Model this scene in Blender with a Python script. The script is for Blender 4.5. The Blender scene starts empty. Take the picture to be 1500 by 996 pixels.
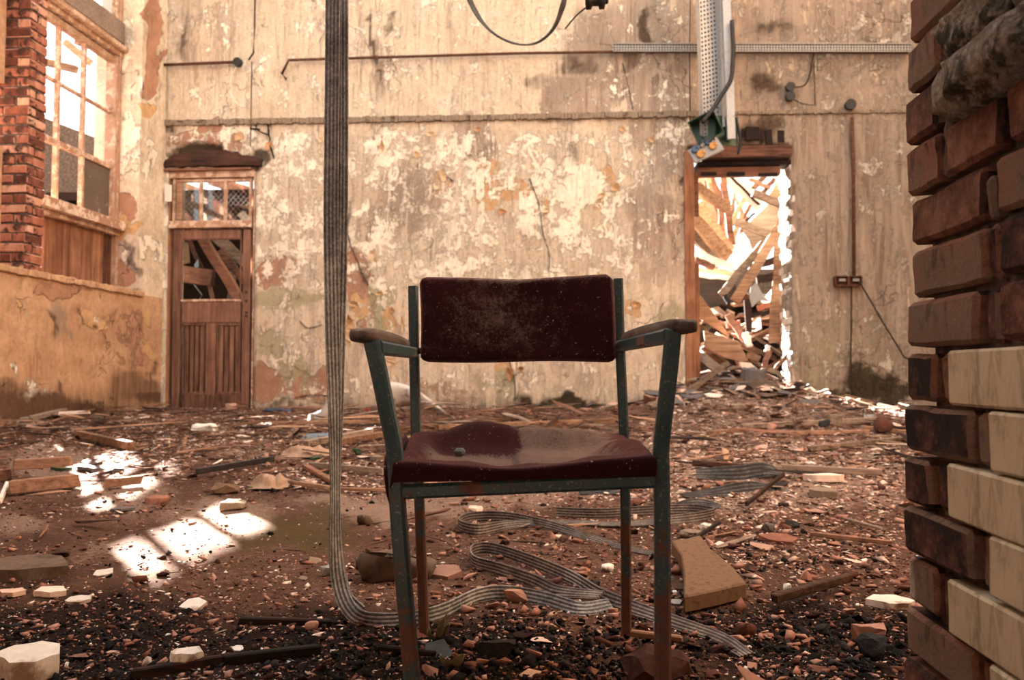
import bpy, bmesh, math, random
import numpy as np
from mathutils import Vector, Matrix, Euler

rnd = random.Random(7)
rng = np.random.default_rng(7)
SC = bpy.context.scene
COL = SC.collection

# ------------------------------------------------------------------ camera
CAM_H, FOC, YAW, PITCH = 0.576, 1200.0, math.radians(4.3), math.radians(2.48)
cam_d = bpy.data.cameras.new('camera')
cam = bpy.data.objects.new('camera', cam_d); COL.objects.link(cam)
cam_d.sensor_width = 36.0
cam_d.lens = 36.0 * FOC / 1500.0
cam_d.clip_start, cam_d.clip_end = 0.05, 200
cam.location = (0, 0, CAM_H)
cam.rotation_euler = (math.pi / 2 + PITCH, 0, YAW)
cam_d.dof.use_dof = True
cam_d.dof.focus_distance = 1.75
cam_d.dof.aperture_fstop = 6.0
SC.camera = cam

# ------------------------------------------------------------------ sky, sun, exposure
world = bpy.data.worlds.new('sky'); SC.world = world
world.use_nodes = True
bg = world.node_tree.nodes['Background']
bg.inputs[0].default_value = (1.0, 0.99, 0.975, 1)
bg.inputs[1].default_value = 1.1
SUN_DIR = Vector((0.75, -1.0, -0.76)).normalized()     # the way the light travels
sun_d = bpy.data.lights.new('sun', 'SUN'); sun_d.energy = 55.0; sun_d.angle = 0.009
sun_d.color = (1.0, 0.95, 0.88)
sun = bpy.data.objects.new('sun', sun_d); COL.objects.link(sun)
sun.rotation_euler = SUN_DIR.to_track_quat('-Z', 'Y').to_euler()
SC.view_settings.view_transform = 'Standard'
SC.view_settings.look = 'None'
SC.view_settings.exposure = 1.18
SC.view_settings.gamma = 1.0
SC.view_settings.use_curve_mapping = False
SC.cycles.max_bounces = 7
SC.cycles.diffuse_bounces = 4

# ------------------------------------------------------------------ measuring helpers (photo pixel -> point on a real plane)
_R = np.array([math.cos(YAW), math.sin(YAW), 0.0])
_F0 = np.array([-math.sin(YAW), math.cos(YAW), 0.0])
_F = _F0 * math.cos(PITCH) + np.array([0, 0, math.sin(PITCH)])
_U = -_F0 * math.sin(PITCH) + np.array([0, 0, math.cos(PITCH)])
_C = np.array([0, 0, CAM_H])
def ray(px, py): return _F * FOC + _R * (px - 750) + _U * (498 - py)
def at_y(px, py, Y): d = ray(px, py); return Vector(_C + d * (Y / d[1]))
def at_x(px, py, X): d = ray(px, py); return Vector(_C + d * (X / d[0]))
def at_z(px, py, Z): d = ray(px, py); return Vector(_C + d * ((Z - CAM_H) / d[2]))
def px_of(P):
    P = np.asarray(P, float) - _C
    w = np.maximum(P @ _F, 1e-3)
    return 750 + FOC * (P @ _R) / w, 498 - FOC * (P @ _U) / w

def _hash(i, j, s):
    n = (i.astype(np.int64) * 374761393 + j.astype(np.int64) * 668265263 + s * 974634777) & 0x7fffffff
    n = ((n ^ (n >> 13)) * 1274126177) & 0x7fffffff
    return ((n ^ (n >> 16)) & 0xffff) / 65535.0
def vnoise(x, y, s=0):
    x = np.asarray(x, float); y = np.asarray(y, float)
    i = np.floor(x); j = np.floor(y); u = x - i; v = y - j
    u = u * u * (3 - 2 * u); v = v * v * (3 - 2 * v)
    a, b, c, d = _hash(i, j, s), _hash(i + 1, j, s), _hash(i, j + 1, s), _hash(i + 1, j + 1, s)
    return (a * (1 - u) + b * u) * (1 - v) + (c * (1 - u) + d * u) * v
def fbm(x, y, s=0, o=4):
    t, a, n = 0, 0.5, 0
    for k in range(o):
        t = t + a * vnoise(x * 2 ** k, y * 2 ** k, s + 17 * k); n += a; a *= .5
    return t / n - .5
def ss(a, b, x):
    t = np.clip((x - a) / (b - a), 0, 1); return t * t * (3 - 2 * t)

def gz(x, y):
    """height of the ground under the rubble"""
    x = np.asarray(x, float); y = np.asarray(y, float)
    z = .13 * ss(3.3, 4.9, y) + .08 * ss(5.2, 8.8, y)
    z = z + .46 * np.exp(-((x - 1.75) / .85) ** 2 - ((y - 9.25) / 1.0) ** 2)
    z = z + .17 * np.exp(-((x - 1.6) / 1.1) ** 2 - ((y - 7.6) / .7) ** 2)
    z = z + (.012 + .03 * ss(4, 8, y)) * fbm(x * 2.2, y * 2.2, 5) + .012 * fbm(x * 9, y * 9, 9)
    return np.where(y > 9.6, .25 + .25 * np.exp(-((x - 1.8) / 1.2) ** 2), z)
def gzf(x, y): return float(gz(x, y))
def at_g(px, py, lift=0.0):
    z = 0.0
    for _ in range(25):
        p = at_z(px, py, min(z + lift, CAM_H - .05))
        z += .6 * (gzf(p.x, min(p.y, 9.0)) - z)
    return at_z(px, py, min(z + lift, CAM_H - .05))

# ------------------------------------------------------------------ object helpers
ORG = {}
def link(o): COL.objects.link(o); return o
def tag(o, label=None, cat=None, group=None, kind=None):
    if label: o['label'] = label
    if cat: o['category'] = cat
    if group: o['group'] = group
    if kind: o['kind'] = kind
    return o
def thing(name, label, cat, loc=(0, 0, 0), group=None, kind=None):
    o = bpy.data.objects.new(name, None); o.empty_display_size = .1
    o.location = loc; link(o); ORG[o.name] = Vector(loc)
    return tag(o, label, cat, group, kind)

class MB:
    def __init__(s): s.v = []; s.f = []; s.a = {}
    def add(s, vs, fs):
        n = len(s.v); s.v += [tuple(v) for v in vs]; s.f += [tuple(i + n for i in f) for f in fs]; return n
    def box(s, c, d, rot=None, jit=0.0, taper=None):
        c = Vector(c); vs = []
        for z in (-1, 1):
            for x, y in ((-1, -1), (1, -1), (1, 1), (-1, 1)):
                p = Vector((x * d[0] / 2, y * d[1] / 2, z * d[2] / 2))
                if jit: p += Vector([rnd.uniform(-jit, jit) for _ in range(3)])
                if rot is not None: p = rot @ p
                vs.append(c + p)
        s.add(vs, [(3, 2, 1, 0), (4, 5, 6, 7), (0, 1, 5, 4), (1, 2, 6, 5), (2, 3, 7, 6), (3, 0, 4, 7)])
        return s
    def box2(s, lo, hi, jit=0.0):
        return s.box([(a + b) / 2 for a, b in zip(lo, hi)], [abs(b - a) for a, b in zip(lo, hi)], None, jit)
    def sweep(s, path, prof, up=(0, 0, 1), cap=True, scales=None, closed=True):
        path = [Vector(p) for p in path]; n = len(path); m = len(prof); vs = []
        up = Vector(up); prev = None
        for i, p in enumerate(path):
            t = (path[min(i + 1, n - 1)] - path[max(i - 1, 0)]).normalized()
            r = t.cross(up)
            if r.length < .05: r = prev.copy() if prev is not None else t.cross(Vector((1, 0, 0)))
            r.normalize(); prev = r; u = r.cross(t)
            k = scales[i] if scales else 1
            vs += [p + r * (a * k) + u * (b * k) for a, b in prof]
        fs = []
        for i in range(n - 1):
            for j in range(m if closed else m - 1):
                k = (j + 1) % m
                fs.append((i * m + j, i * m + k, (i + 1) * m + k, (i + 1) * m + j))
        if cap and closed: fs += [tuple(range(m))[::-1], tuple((n - 1) * m + j for j in range(m))]
        s.add(vs, fs); return s
    def tube(s, path, r, n=8, scales=None):
        return s.sweep(path, [(r * math.cos(2 * math.pi * k / n), r * math.sin(2 * math.pi * k / n)) for k in range(n)], scales=scales)
    def prism(s, poly, ext):
        n = len(poly); ext = Vector(ext); poly = [Vector(p) for p in poly]
        s.add(poly + [p + ext for p in poly], [tuple(range(n))[::-1], tuple(range(n, 2 * n))] +
              [(i, (i + 1) % n, (i + 1) % n + n, i + n) for i in range(n)]); return s
    def lathe(s, prof, c=(0, 0, 0), n=16, axis='z'):
        vs = []; c = Vector(c)
        for r, h in prof:
            for k in range(n):
                a = 2 * math.pi * k / n; p = (r * math.cos(a), r * math.sin(a), h)
                if axis == 'y': p = (p[0], -p[2], p[1])
                if axis == 'x': p = (p[2], p[0], p[1])
                vs.append(c + Vector(p))
        m = len(prof)
        s.add(vs, [(i * n + k, i * n + (k + 1) % n, (i + 1) * n + (k + 1) % n, (i + 1) * n + k) for i in range(m - 1) for k in range(n)]
              + [tuple(range(n))[::-1], tuple((m - 1) * n + k for k in range(n))]); return s
    def ribbon(s, path, wid, th=.003, cols=8):
        """path: list of (point, width direction) ; closed strip with thickness and shallow lengthwise ridges"""
        n = len(path); us = []; vs = []
        P = [Vector(p) for p, _ in path]
        for i in range(n):
            t = (P[min(i + 1, n - 1)] - P[max(i - 1, 0)]).normalized()
            w = Vector(path[i][1]); w = (w - t * w.dot(t)).normalized(); nn = t.cross(w)
            k = wid[i] if isinstance(wid, (list, tuple)) else wid
            for side in (1, -1):
                for c in range(cols + 1):
                    q = c if side > 0 else cols - c
                    h = th / 2 * (1 + .35 * (q % 2))
                    vs.append(P[i] + w * (k * (q / cols - .5)) + nn * (h * side)); us.append(q / cols)
        m = 2 * (cols + 1)
        fs = [(i * m + j, i * m + (j + 1) % m, (i + 1) * m + (j + 1) % m, (i + 1) * m + j) for i in range(n - 1) for j in range(m)]
        fs += [tuple(range(m))[::-1], tuple((n - 1) * m + j for j in range(m))]
        s.add(vs, fs); s.a.setdefault('u', []).extend(us); return s
    def mesh(s, name, org=(0, 0, 0)):
        me = bpy.data.meshes.new(name); o = Vector(org)
        me.from_pydata([tuple(Vector(v) - o) for v in s.v], [], s.f)
        for k, vals in s.a.items():
            at = me.attributes.new(k, 'FLOAT', 'POINT'); at.data.foreach_set('value', np.asarray(vals, np.float32))
        return me
    def build(s, name, mat, parent=None, smooth=False, bevel=0.0, label=None, cat=None, group=None, kind=None, loc=None, sub=0, seg=1):
        if parent is None:
            if loc is None:
                a = np.array(s.v); loc = Vector(((a[:, 0].min() + a[:, 0].max()) / 2, (a[:, 1].min() + a[:, 1].max()) / 2, a[:, 2].min()))
            org = Vector(loc)
        else: org = ORG[parent.name]
        me = s.mesh(name, org)
        if mat: me.materials.append(mat)
        if smooth: me.polygons.foreach_set('use_smooth', [True] * len(me.polygons))
        o = bpy.data.objects.new(name, me); link(o)
        if parent is None: o.location = org
        else: o.parent = parent
        ORG[o.name] = org
        if bevel:
            b = o.modifiers.new('b', 'BEVEL'); b.width = bevel; b.segments = seg; b.limit_method = 'ANGLE'; b.angle_limit = .6
        if sub:
            m = o.modifiers.new('s', 'SUBSURF'); m.levels = m.render_levels = sub
        return tag(o, label, cat, group, kind)

def smooth_path(pts, k=8):
    """Catmull-Rom through points given as sequences of numbers"""
    A = [np.array(p, float) for p in pts]; A = [2 * A[0] - A[1]] + A + [2 * A[-1] - A[-2]]; out = []
    for i in range(1, len(A) - 2):
        for j in range(k):
            t = j / k; a, b, c, d = A[i - 1], A[i], A[i + 1], A[i + 2]
            out.append(.5 * (2 * b + (c - a) * t + (2 * a - 5 * b + 4 * c - d) * t * t + (3 * b - a - 3 * c + d) * t ** 3))
    out.append(A[-2]); return out

# ------------------------------------------------------------------ materials
def lin(c, sat=.76):
    g = .3 * c[0] + .59 * c[1] + .11 * c[2]; c = [g + (x - g) * sat for x in c]
    f = lambda v: v / 12.92 if v <= .04045 else ((v + .055) / 1.055) ** 2.4
    return tuple(f(x / 255) for x in c) + (1,)
class NT:
    def __init__(s, name):
        s.m = bpy.data.materials.new(name); s.m.use_nodes = True; s.t = s.m.node_tree; s.N = s.t.nodes; s.L = s.t.links
        s.p = s.N['Principled BSDF']; s._co = None
    def n(s, typ, **kw):
        o = s.N.new('ShaderNode' + typ)
        for k, v in kw.items():
            if k.startswith('i_'): s.set(o, k[2:].replace('_', ' '), v)
            else: setattr(o, k, v)
        return o
    def set(s, node, key, v):
        i = node.inputs[int(key)] if key.isdigit() else node.inputs[key]
        if isinstance(v, bpy.types.NodeSocket): s.L.new(v, i)
        else: i.default_value = v
    @property
    def co(s):
        if s._co is None: s._co = s.n('TexCoord').outputs['Object']
        return s._co
    def map(s, scale, co=None, loc=(0, 0, 0)):
        m = s.n('Mapping'); s.L.new(co or s.co, m.inputs[0]); m.inputs['Scale'].default_value = scale; m.inputs['Location'].default_value = loc
        return m.outputs[0]
    def noise(s, scale, detail=6, rough=.6, co=None, dist=0):
        o = s.n('TexNoise'); s.L.new(co or s.co, o.inputs['Vector']); o.inputs['Scale'].default_value = scale
        o.inputs['Detail'].default_value = detail; o.inputs['Roughness'].default_value = rough; o.inputs['Distortion'].default_value = dist
        return o.outputs[0]
    def math(s, op, a, b=0.0, c=None):
        o = s.n('Math', operation=op); s.set(o, '0', a); s.set(o, '1', b)
        if c is not None: s.set(o, '2', c)
        return o.outputs[0]
    def step(s, v, a, b):
        o = s.n('MapRange', interpolation_type='SMOOTHSTEP'); s.set(o, '0', v); s.set(o, '1', a); s.set(o, '2', b); return o.outputs[0]
    def mix(s, f, a, b, mode='MIX'):
        o = s.n('Mix', data_type='RGBA', blend_type=mode); s.set(o, '0', f); s.set(o, '6', a); s.set(o, '7', b); return o.outputs[2]
    def ramp(s, f, stops):
        o = s.n('ValToRGB'); e = o.color_ramp.elements
        while len(e) < len(stops): e.new(.5)
        for x, (p, c) in zip(e, stops): x.position = p; x.color = c
        s.L.new(f, o.inputs[0]); return o.outputs[0]
    def attr(s, name): return s.n('Attribute', attribute_name=name).outputs['Fac']
    def mask(s, name, noise, amp=.8, soft=.05):
        v = s.math('ADD', s.attr(name), s.math('MULTIPLY', s.math('SUBTRACT', noise, .5), amp))
        return s.step(v, .5 - soft, .5 + soft)
    def rand(s):
        a = s.n('ObjectInfo').outputs['Random']; b = s.n('NewGeometry').outputs['Random Per Island']
        return s.math('FRACT', s.math('ADD', a, b))
    def bump(s, h, strength=.4, dist=.01, prev=None):
        o = s.n('Bump'); o.inputs['Strength'].default_value = strength; o.inputs['Distance'].default_value = dist
        s.L.new(h, o.inputs['Height'])
        if prev is not None: s.L.new(prev, o.inputs['Normal'])
        return o.outputs[0]
    def out(s, col, rough=.85, metal=0.0, normal=None, spec=.3):
        s.set(s.p, 'Base Color', col); s.set(s.p, 'Roughness', rough); s.set(s.p, 'Metallic', metal); s.set(s.p, 'Specular IOR Level', spec)
        if normal is not None: s.L.new(normal, s.p.inputs['Normal'])
        return s.m

def M_var(name, cols, scale=20, rough=.9, bump=.4, bscale=60, dist=.004, rand=.5, metal=0, spec=.2, stretch=(1, 1, 1), dirt=None):
    """a material whose colour runs over a ramp by noise and by a random value per piece"""
    t = NT(name); co = t.map(stretch)
    n = t.noise(scale, 6, .65, co); r = t.rand()
    f = t.math('ADD', t.math('MULTIPLY', n, 1 - rand), t.math('MULTIPLY', r, rand))
    f = t.step(f, .22 * (1 - rand * .6), 1 - .22 * (1 - rand * .6))
    k = len(cols); c = t.ramp(f, [(i / (k - 1), lin(x)) for i, x in enumerate(cols)])
    if dirt: c = t.mix(t.step(t.noise(scale * .35, 5, .7, co), .5, .62), c, lin(dirt))
    b = t.noise(bscale, 5, .7, co)
    return t.out(c, rough, metal, t.bump(b, bump, dist), spec)

def M_wood(name, dark, mid, light, grain=(3, 60, 60), rand=.6, paint=None, rough=.8):
    t = NT(name); r = t.rand()
    off = t.n('CombineXYZ'); t.L.new(t.math('MULTIPLY', r, 37.0), off.inputs[0]); t.L.new(t.math('MULTIPLY', r, 11.0), off.inputs[1])
    va = t.n('VectorMath', operation='ADD'); t.L.new(t.co, va.inputs[0]); t.L.new(off.outputs[0], va.inputs[1])
    co = t.map(grain, va.outputs[0]); n = t.noise(1.0, 6, .7, co, .4); big = t.noise(3, 4, .6, va.outputs[0])
    f = t.math('ADD', t.math('MULTIPLY', n, .55), t.math('ADD', t.math('MULTIPLY', big, .3), t.math('MULTIPLY', t.math('SUBTRACT', r, .5), .35 * rand)))
    c = t.ramp(f, [(.28, lin(dark)), (.42, lin(mid)), (.6, lin(light))])
    if paint: c = t.mix(t.step(t.noise(9, 6, .75, va.outputs[0]), .48, .53), c, lin(paint))
    return t.out(c, rough, 0, t.bump(n, .5, .003), .25)

def M_plaster(name, pal):
    """old wall plaster: peeled limewash in layers; where each layer shows is painted as wall-bound masks"""
    t = NT(name)
    nA = t.noise(1.7, 8, .65); nB = t.noise(5.5, 9, .70, dist=.4); nC = t.noise(24, 7, .72)
    st = t.noise(1.0, 7, .68, t.map((8, 8, .9)), 1.2); st2 = t.noise(1.0, 7, .68, t.map((20, 20, 1.6)), 1.0)
    edge = t.math('ADD', t.math('MULTIPLY', nB, .55), t.math('ADD', t.math('MULTIPLY', nC, .3), t.math('MULTIPLY', nA, .15)))
    c = t.ramp(t.math('ADD', t.math('MULTIPLY', nA, .5), t.math('MULTIPLY', nC, .5)), [(.3, lin(pal['base0'])), (.5, lin(pal['base1'])), (.66, lin(pal['base2']))])
    tanc = t.ramp(t.math('ADD', t.math('MULTIPLY', st, .6), t.math('MULTIPLY', st2, .4)), [(.38, lin(pal['tan0'])), (.49, lin(pal['tan1'])), (.60, lin(pal['tan2']))])
    emix = t.math('ADD', t.math('MULTIPLY', edge, .6), t.math('MULTIPLY', st, .4))
    mt = t.mask('tan', emix, 2.1, .06); c = t.mix(mt, c, tanc)
    mp = t.mask('pink', edge, .9, .035); c = t.mix(mp, c, t.mix(nB, lin(pal['pink0']), lin(pal['pink1'])))
    mo = t.mask('ochre', edge, .55, .03); c = t.mix(mo, c, t.mix(nC, lin(pal['ochre0']), lin(pal['ochre1'])))
    mg = t.mask('green', edge, 1.3, .12); c = t.mix(t.math('MULTIPLY', mg, .8), c, lin(pal['green']))
    mc = t.mask('cream', t.math('ADD', t.math('MULTIPLY', edge, .75), t.math('MULTIPLY', st2, .25)), 2.6, .06); c = t.mix(mc, c, t.mix(nC, lin(pal['cream0']), lin(pal['cream1'])))
    mgr = t.mask('grey', t.math('ADD', t.math('MULTIPLY', st, .6), t.math('MULTIPLY', st2, .4)), 1.6, .22); c = t.mix(t.math('MULTIPLY', mgr, .75), c, lin(pal['grey']))
    md = t.mask('dark', t.math('ADD', t.math('MULTIPLY', edge, .6), t.math('MULTIPLY', st2, .4)), 1.3, .28); c = t.mix(t.math('MULTIPLY', md, .88), c, lin(pal['dark']))
    mm = t.mask('moss', edge, 2.2, .2); c = t.mix(t.math('MULTIPLY', mm, .9), c, lin(pal['moss']))
    c = t.mix(1.0, c, t.ramp(t.math('ADD', t.math('MULTIPLY', nB, .55), t.math('ADD', t.math('MULTIPLY', st, .3), t.math('MULTIPLY', nC, .15))), [(.34, (.62, .58, .54, 1)), (.47, (.88, .87, .85, 1)), (.6, (1.08, 1.07, 1.05, 1))]), 'MULTIPLY')
    # fine spotting, stains and hairline cracks
    c = t.mix(t.math('MULTIPLY', t.step(t.noise(55, 3, .6), .64, .72), .45), c, lin(pal['dark']))
    c = t.mix(t.math('MULTIPLY', t.step(st2, .55, .8), .22), c, lin(pal['tan0']))
    vor = t.n('TexVoronoi', feature='DISTANCE_TO_EDGE'); vor.inputs['Scale'].default_value = 1.3
    wv = t.n('VectorMath', operation='ADD'); t.L.new(t.co, wv.inputs[0])
    nz = t.n('TexNoise'); t.L.new(t.co, nz.inputs['Vector']); nz.inputs['Scale'].default_value = 4; nz.inputs['Detail'].default_value = 6
    sc = t.n('VectorMath', operation='SCALE'); t.L.new(nz.outputs['Color'], sc.inputs[0]); sc.inputs['Scale'].default_value = .5
    t.L.new(sc.outputs[0], wv.inputs[1]); t.L.new(wv.outputs[0], vor.inputs['Vector'])
    crack = t.math('MULTIPLY', t.math('SUBTRACT', 1.0, t.step(vor.outputs[0], .0, .012)), t.step(nA, .5, .6))
    c = t.mix(t.math('MULTIPLY', crack, .55), c, lin(pal['crack']))
    h = t.math('SUBTRACT', t.math('ADD', t.math('ADD', t.math('MULTIPLY', mc, .6), t.math('MULTIPLY', nC, .5)), t.math('MULTIPLY', nB, .6)),
               t.math('ADD', t.math('ADD', t.math('MULTIPLY', mp, .9), t.math('MULTIPLY', mt, .25)), t.math('ADD', t.math('MULTIPLY', crack, .7), t.math('MULTIPLY', mo, .6))))
    return t.out(c, .93, 0, t.bump(h, .8, .018), .15)

PAL = dict(base0=(196, 170, 138), base1=(224, 203, 172), base2=(242, 227, 202), tan0=(118, 96, 80), tan1=(172, 147, 124), tan2=(214, 191, 166),
           pink0=(176, 118, 88), pink1=(200, 146, 112), ochre0=(206, 150, 92), ochre1=(228, 184, 128), green=(168, 160, 116), cream0=(242, 224, 192), cream1=(254, 244, 222),
           grey=(150, 132, 112), dark=(70, 48, 34), moss=(62, 52, 32), crack=(84, 52, 34))
PAL_L = dict(PAL, base0=(186, 138, 96), base1=(208, 158, 114), base2=(224, 180, 138), tan0=(146, 98, 66), tan1=(180, 128, 90), tan2=(202, 150, 110), dark=(78, 46, 30))
MAT = dict(
    plaster=M_plaster('plaster_back', PAL), plaster_side=M_plaster('plaster_side', PAL_L),
    brick=M_var('brick_red', [(92, 46, 34), (156, 82, 58), (192, 112, 82), (222, 164, 130)], 14, .92, .7, 45, .006, .55, dirt=(72, 44, 34)),
    mortar=M_var('mortar', [(52, 42, 36), (84, 70, 60), (120, 104, 90)], 30, .95, .6, 60, .006, .1),
    lump=M_var('brick_rubble', [(54, 30, 24), (112, 64, 48), (150, 92, 70), (172, 114, 90), (184, 132, 110)], 30, .95, .6, 80, .004, .7),
    chip=M_var('plaster_chips', [(138, 96, 78), (188, 144, 122), (216, 178, 156), (236, 212, 192)], 16, .92, .35, 70, .003, .7),
    white=M_var('white_ceramic', [(196, 188, 176), (226, 220, 208), (240, 236, 226)], 18, .5, .15, 40, .002, .3, spec=.5, dirt=(150, 120, 98)),
    coal=M_var('charcoal', [(18, 17, 17), (34, 32, 32), (58, 56, 56)], 40, .9, .9, 120, .006, .5, spec=.15),
    splint=M_wood('splintered_wood', (52, 30, 20), (112, 72, 50), (172, 124, 92), (4, 50, 50), 1.0),
    timber=M_wood('pale_timber', (84, 54, 36), (146, 102, 70), (196, 152, 112), (2.5, 40, 40), .5),
    greywood=M_wood('weathered_board', (76, 58, 46), (128, 104, 86), (172, 146, 122), (3, 50, 50), .6),
    redwood=M_wood('red_brown_timber', (64, 36, 26), (122, 76, 54), (164, 108, 80), (3, 40, 40), .6),
    burnt=M_wood('charred_timber', (14, 10, 8), (38, 22, 16), (88, 46, 30), (3, 40, 60), .5),
    doorwood=M_wood('door_wood', (62, 38, 28), (122, 80, 60), (162, 112, 86), (30, 30, 2.2), .25),
    vboard=M_wood('window_board', (58, 32, 20), (128, 76, 48), (176, 118, 80), (22, 22, 1.4), .8),
    framepaint=M_wood('flaking_frame', (140, 96, 66), (206, 172, 140), (236, 214, 188), (6, 30, 6), .4, paint=(176, 128, 96)),
    jamb=M_wood('door_jamb', (64, 34, 20), (140, 84, 52), (190, 126, 82), (24, 24, 1.6), .5),
    armwood=M_wood('grey_arm_wood', (54, 44, 40), (108, 90, 80), (150, 130, 116), (40, 5, 40), .2),
)
# chair paint: blue green enamel, chipped and rusting
t = NT('chair_enamel'); n1 = t.noise(9, 8, .7); n2 = t.noise(60, 6, .75); n3 = t.noise(160, 3, .6)
c = t.mix(n2, lin((20, 38, 46), 1), lin((58, 94, 102), 1))
zz = t.n('SeparateXYZ'); t.L.new(t.n('NewGeometry').outputs['Position'], zz.inputs[0])
low = t.math('SUBTRACT', 1.0, t.step(zz.outputs[2], .10, .42))
rm = t.step(t.math('ADD', t.math('ADD', t.math('MULTIPLY', n1, .8), t.math('MULTIPLY', n2, .3)), t.math('MULTIPLY', low, .14)), .615, .66)
c = t.mix(t.math('MULTIPLY', t.step(n3, .6, .68), .6), c, lin((140, 138, 128)))
c = t.mix(rm, c, t.mix(n2, lin((48, 28, 22)), lin((138, 88, 70))))
c = t.mix(t.math('MULTIPLY', t.step(n1, .66, .71), t.step(n2, .5, .6)), c, lin((190, 70, 34)))
MAT['enamel'] = t.out(c, t.mix(rm, (.42,) * 3 + (1,), (.9,) * 3 + (1,)), 0, t.bump(n2, .35, .002), .5)
# velvet with dust
t = NT('maroon_velvet'); n1 = t.noise(11, 7, .7); n2 = t.noise(170, 5, .8); n3 = t.noise(26, 8, .8)
c = t.mix(n3, lin((34, 13, 17), .9), lin((66, 28, 33), .9))
dust = t.mask('dust', t.math('ADD', t.math('MULTIPLY', n3, .6), t.math('MULTIPLY', n2, .4)), 2.3, .22)
c = t.mix(t.math('MULTIPLY', dust, .75), c, t.mix(n2, lin((96, 78, 70)), lin((150, 130, 118))))
c = t.mix(t.math('MULTIPLY', t.step(t.noise(200, 2, .5), .69, .74), .8), c, lin((176, 150, 136)))
t.p.inputs['Sheen Weight'].default_value = .25; t.p.inputs['Sheen Roughness'].default_value = .5; t.p.inputs['Sheen Tint'].default_value = (.6, .35, .35, 1)
MAT['velvet'] = t.out(c, .95, 0, t.bump(n2, .5, .003), .1)
# canvas and rubber belting, ribbed lengthwise
def M_belt(name, d, m, l):
    t = NT(name); u = t.attr('u'); n2 = t.noise(120, 5, .7); n1 = t.noise(12, 5, .7)
    w = t.math('ADD', t.math('MULTIPLY', t.math('SINE', t.math('ADD', t.math('MULTIPLY', u, 25.0), 1.6)), .07), .46)
    f = t.math('ADD', w, t.math('ADD', t.math('MULTIPLY', t.math('SUBTRACT', n1, .5), .7), t.math('MULTIPLY', t.math('SUBTRACT', n2, .5), .6)))
    c = t.ramp(f, [(.2, lin(d)), (.45, lin(m)), (.72, lin(l))])
    return t.out(c, .75, 0, t.bump(t.math('ADD', t.math('SINE', t.math('MULTIPLY', u, 25.0)), n2), .5, .0015), .3)
MAT['belt'] = M_belt('canvas_belt', (40, 42, 42), (112, 114, 114), (182, 182, 178))
MAT['belt_dark'] = M_belt('rubber_belt', (18, 18, 18), (46, 44, 42), (104, 98, 92))
MAT['belt_floor'] = M_belt('dusty_belt', (36, 31, 29), (88, 78, 72), (146, 132, 122))
def M_plain(name, c, rough=.5, metal=0, spec=.4, var=.25, dirt=(90, 64, 46), amt=.5, scale=25):
    t = NT(name); n = t.noise(scale, 7, .7); n2 = t.noise(scale * 4, 4, .6)
    dk = tuple(x * (1 - var) for x in c)
    col = t.mix(n2, lin(dk), lin(c)); col = t.mix(t.math('MULTIPLY', t.step(n, .52, .66), amt), col, lin(dirt))
    return t.out(col, rough, metal, t.bump(n2, .15, .002), spec)
MAT.update(
    steel=M_plain('galvanised_steel', (186, 188, 186), .45, .3, dirt=(110, 96, 84), amt=.4),
    traysteel=M_plain('dull_tray_steel', (176, 174, 166), .5, .1, dirt=(120, 92, 72), amt=.6),
    rust=M_plain('rusty_pipe', (112, 62, 40), .9, 0, .2, .5, (150, 104, 78), .7, 40),
    black=M_plain('black_plastic', (34, 32, 32), .55, 0, .4, .4, (74, 60, 52), .5),
    greenbox=M_plain('green_enamel', (24, 84, 44), .4, 0, .5, .5, (40, 50, 36), .5),
    panelgrey=M_plain('grey_panel', (156, 154, 148), .5, 0, .4, .2, (120, 92, 74), .4),
    blue=M_plain('blue_plastic', (32, 88, 136), .45, 0, .5, .3, (70, 78, 84), .4),
    yellow=M_plain('orange_plastic', (222, 144, 30), .45, 0, .5, .3, (150, 96, 40), .3),
    red=M_plain('red_plastic', (196, 30, 40), .45, 0, .5, .3), greenglass=M_plain('green_glass', (16, 86, 48), .12, 0, .7, .4, (30, 70, 40), .3),
    pvc=M_plain('grey_pvc', (158, 142, 128), .6, 0, .3, .2, (112, 84, 66), .6), palebody=M_plain('white_paint', (218, 208, 194), .5, 0, .4, .1, (120, 84, 60), .75, 14),
    sheetblue=M_plain('pale_blue_film', (112, 142, 160), .5, 0, .4, .25, (150, 126, 108), .6), cloth=M_plain('tan_cloth', (206, 162, 126), .95, 0, .1, .4, (140, 96, 70), .6),
    slate=M_plain('grey_slate', (110, 104, 104), .7, 0, .3, .35, (136, 112, 98), .6), putty=M_plain('old_plaster_lump', (164, 138, 112), .95, 0, .1, .4, (110, 84, 64), .6),
    slab=M_plain('tan_fibre_slab', (142, 106, 76), .97, 0, .1, .35, (84, 58, 42), .8, 60), stone=M_plain('mossy_stone', (186, 170, 148), .95, 0, .1, .6, (58, 50, 30), .95, 11),
    rubblestone=M_plain('rubble_stone', (132, 108, 90), .95, 0, .1, .5, (70, 52, 42), .8, 14),
    glazed=M_plain('glazed_cream', (214, 198, 164), .38, 0, .4, .3, (110, 92, 56), .8, 12), leafg=M_plain('pale_leaf', (150, 150, 104), .7, 0, .2, .3),
    bluelump=M_plain('grey_blue_pebble', (100, 112, 116), .6, 0, .3, .3), sheet=M_plain('white_board', (236, 228, 214), .8, 0, .2, .08, (190, 160, 130), .5, 9),
    wire=M_plain('old_cable', (60, 46, 38), .8, 0, .2, .4, (96, 70, 54), .5, 60), whiteb=M_plain('pale_render', (228, 216, 200), .9, 0, .1, .1, (190, 170, 150), .5, 3),
    ledge=M_plain('ledge_plaster', (172, 148, 120), .95, 0, .1, .4, (70, 52, 38), .9, 16),
    bark=M_plain('dark_backdrop', (52, 36, 28), .95, 0, .1, .5, (44, 28, 20), .7, 6),
)
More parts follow.
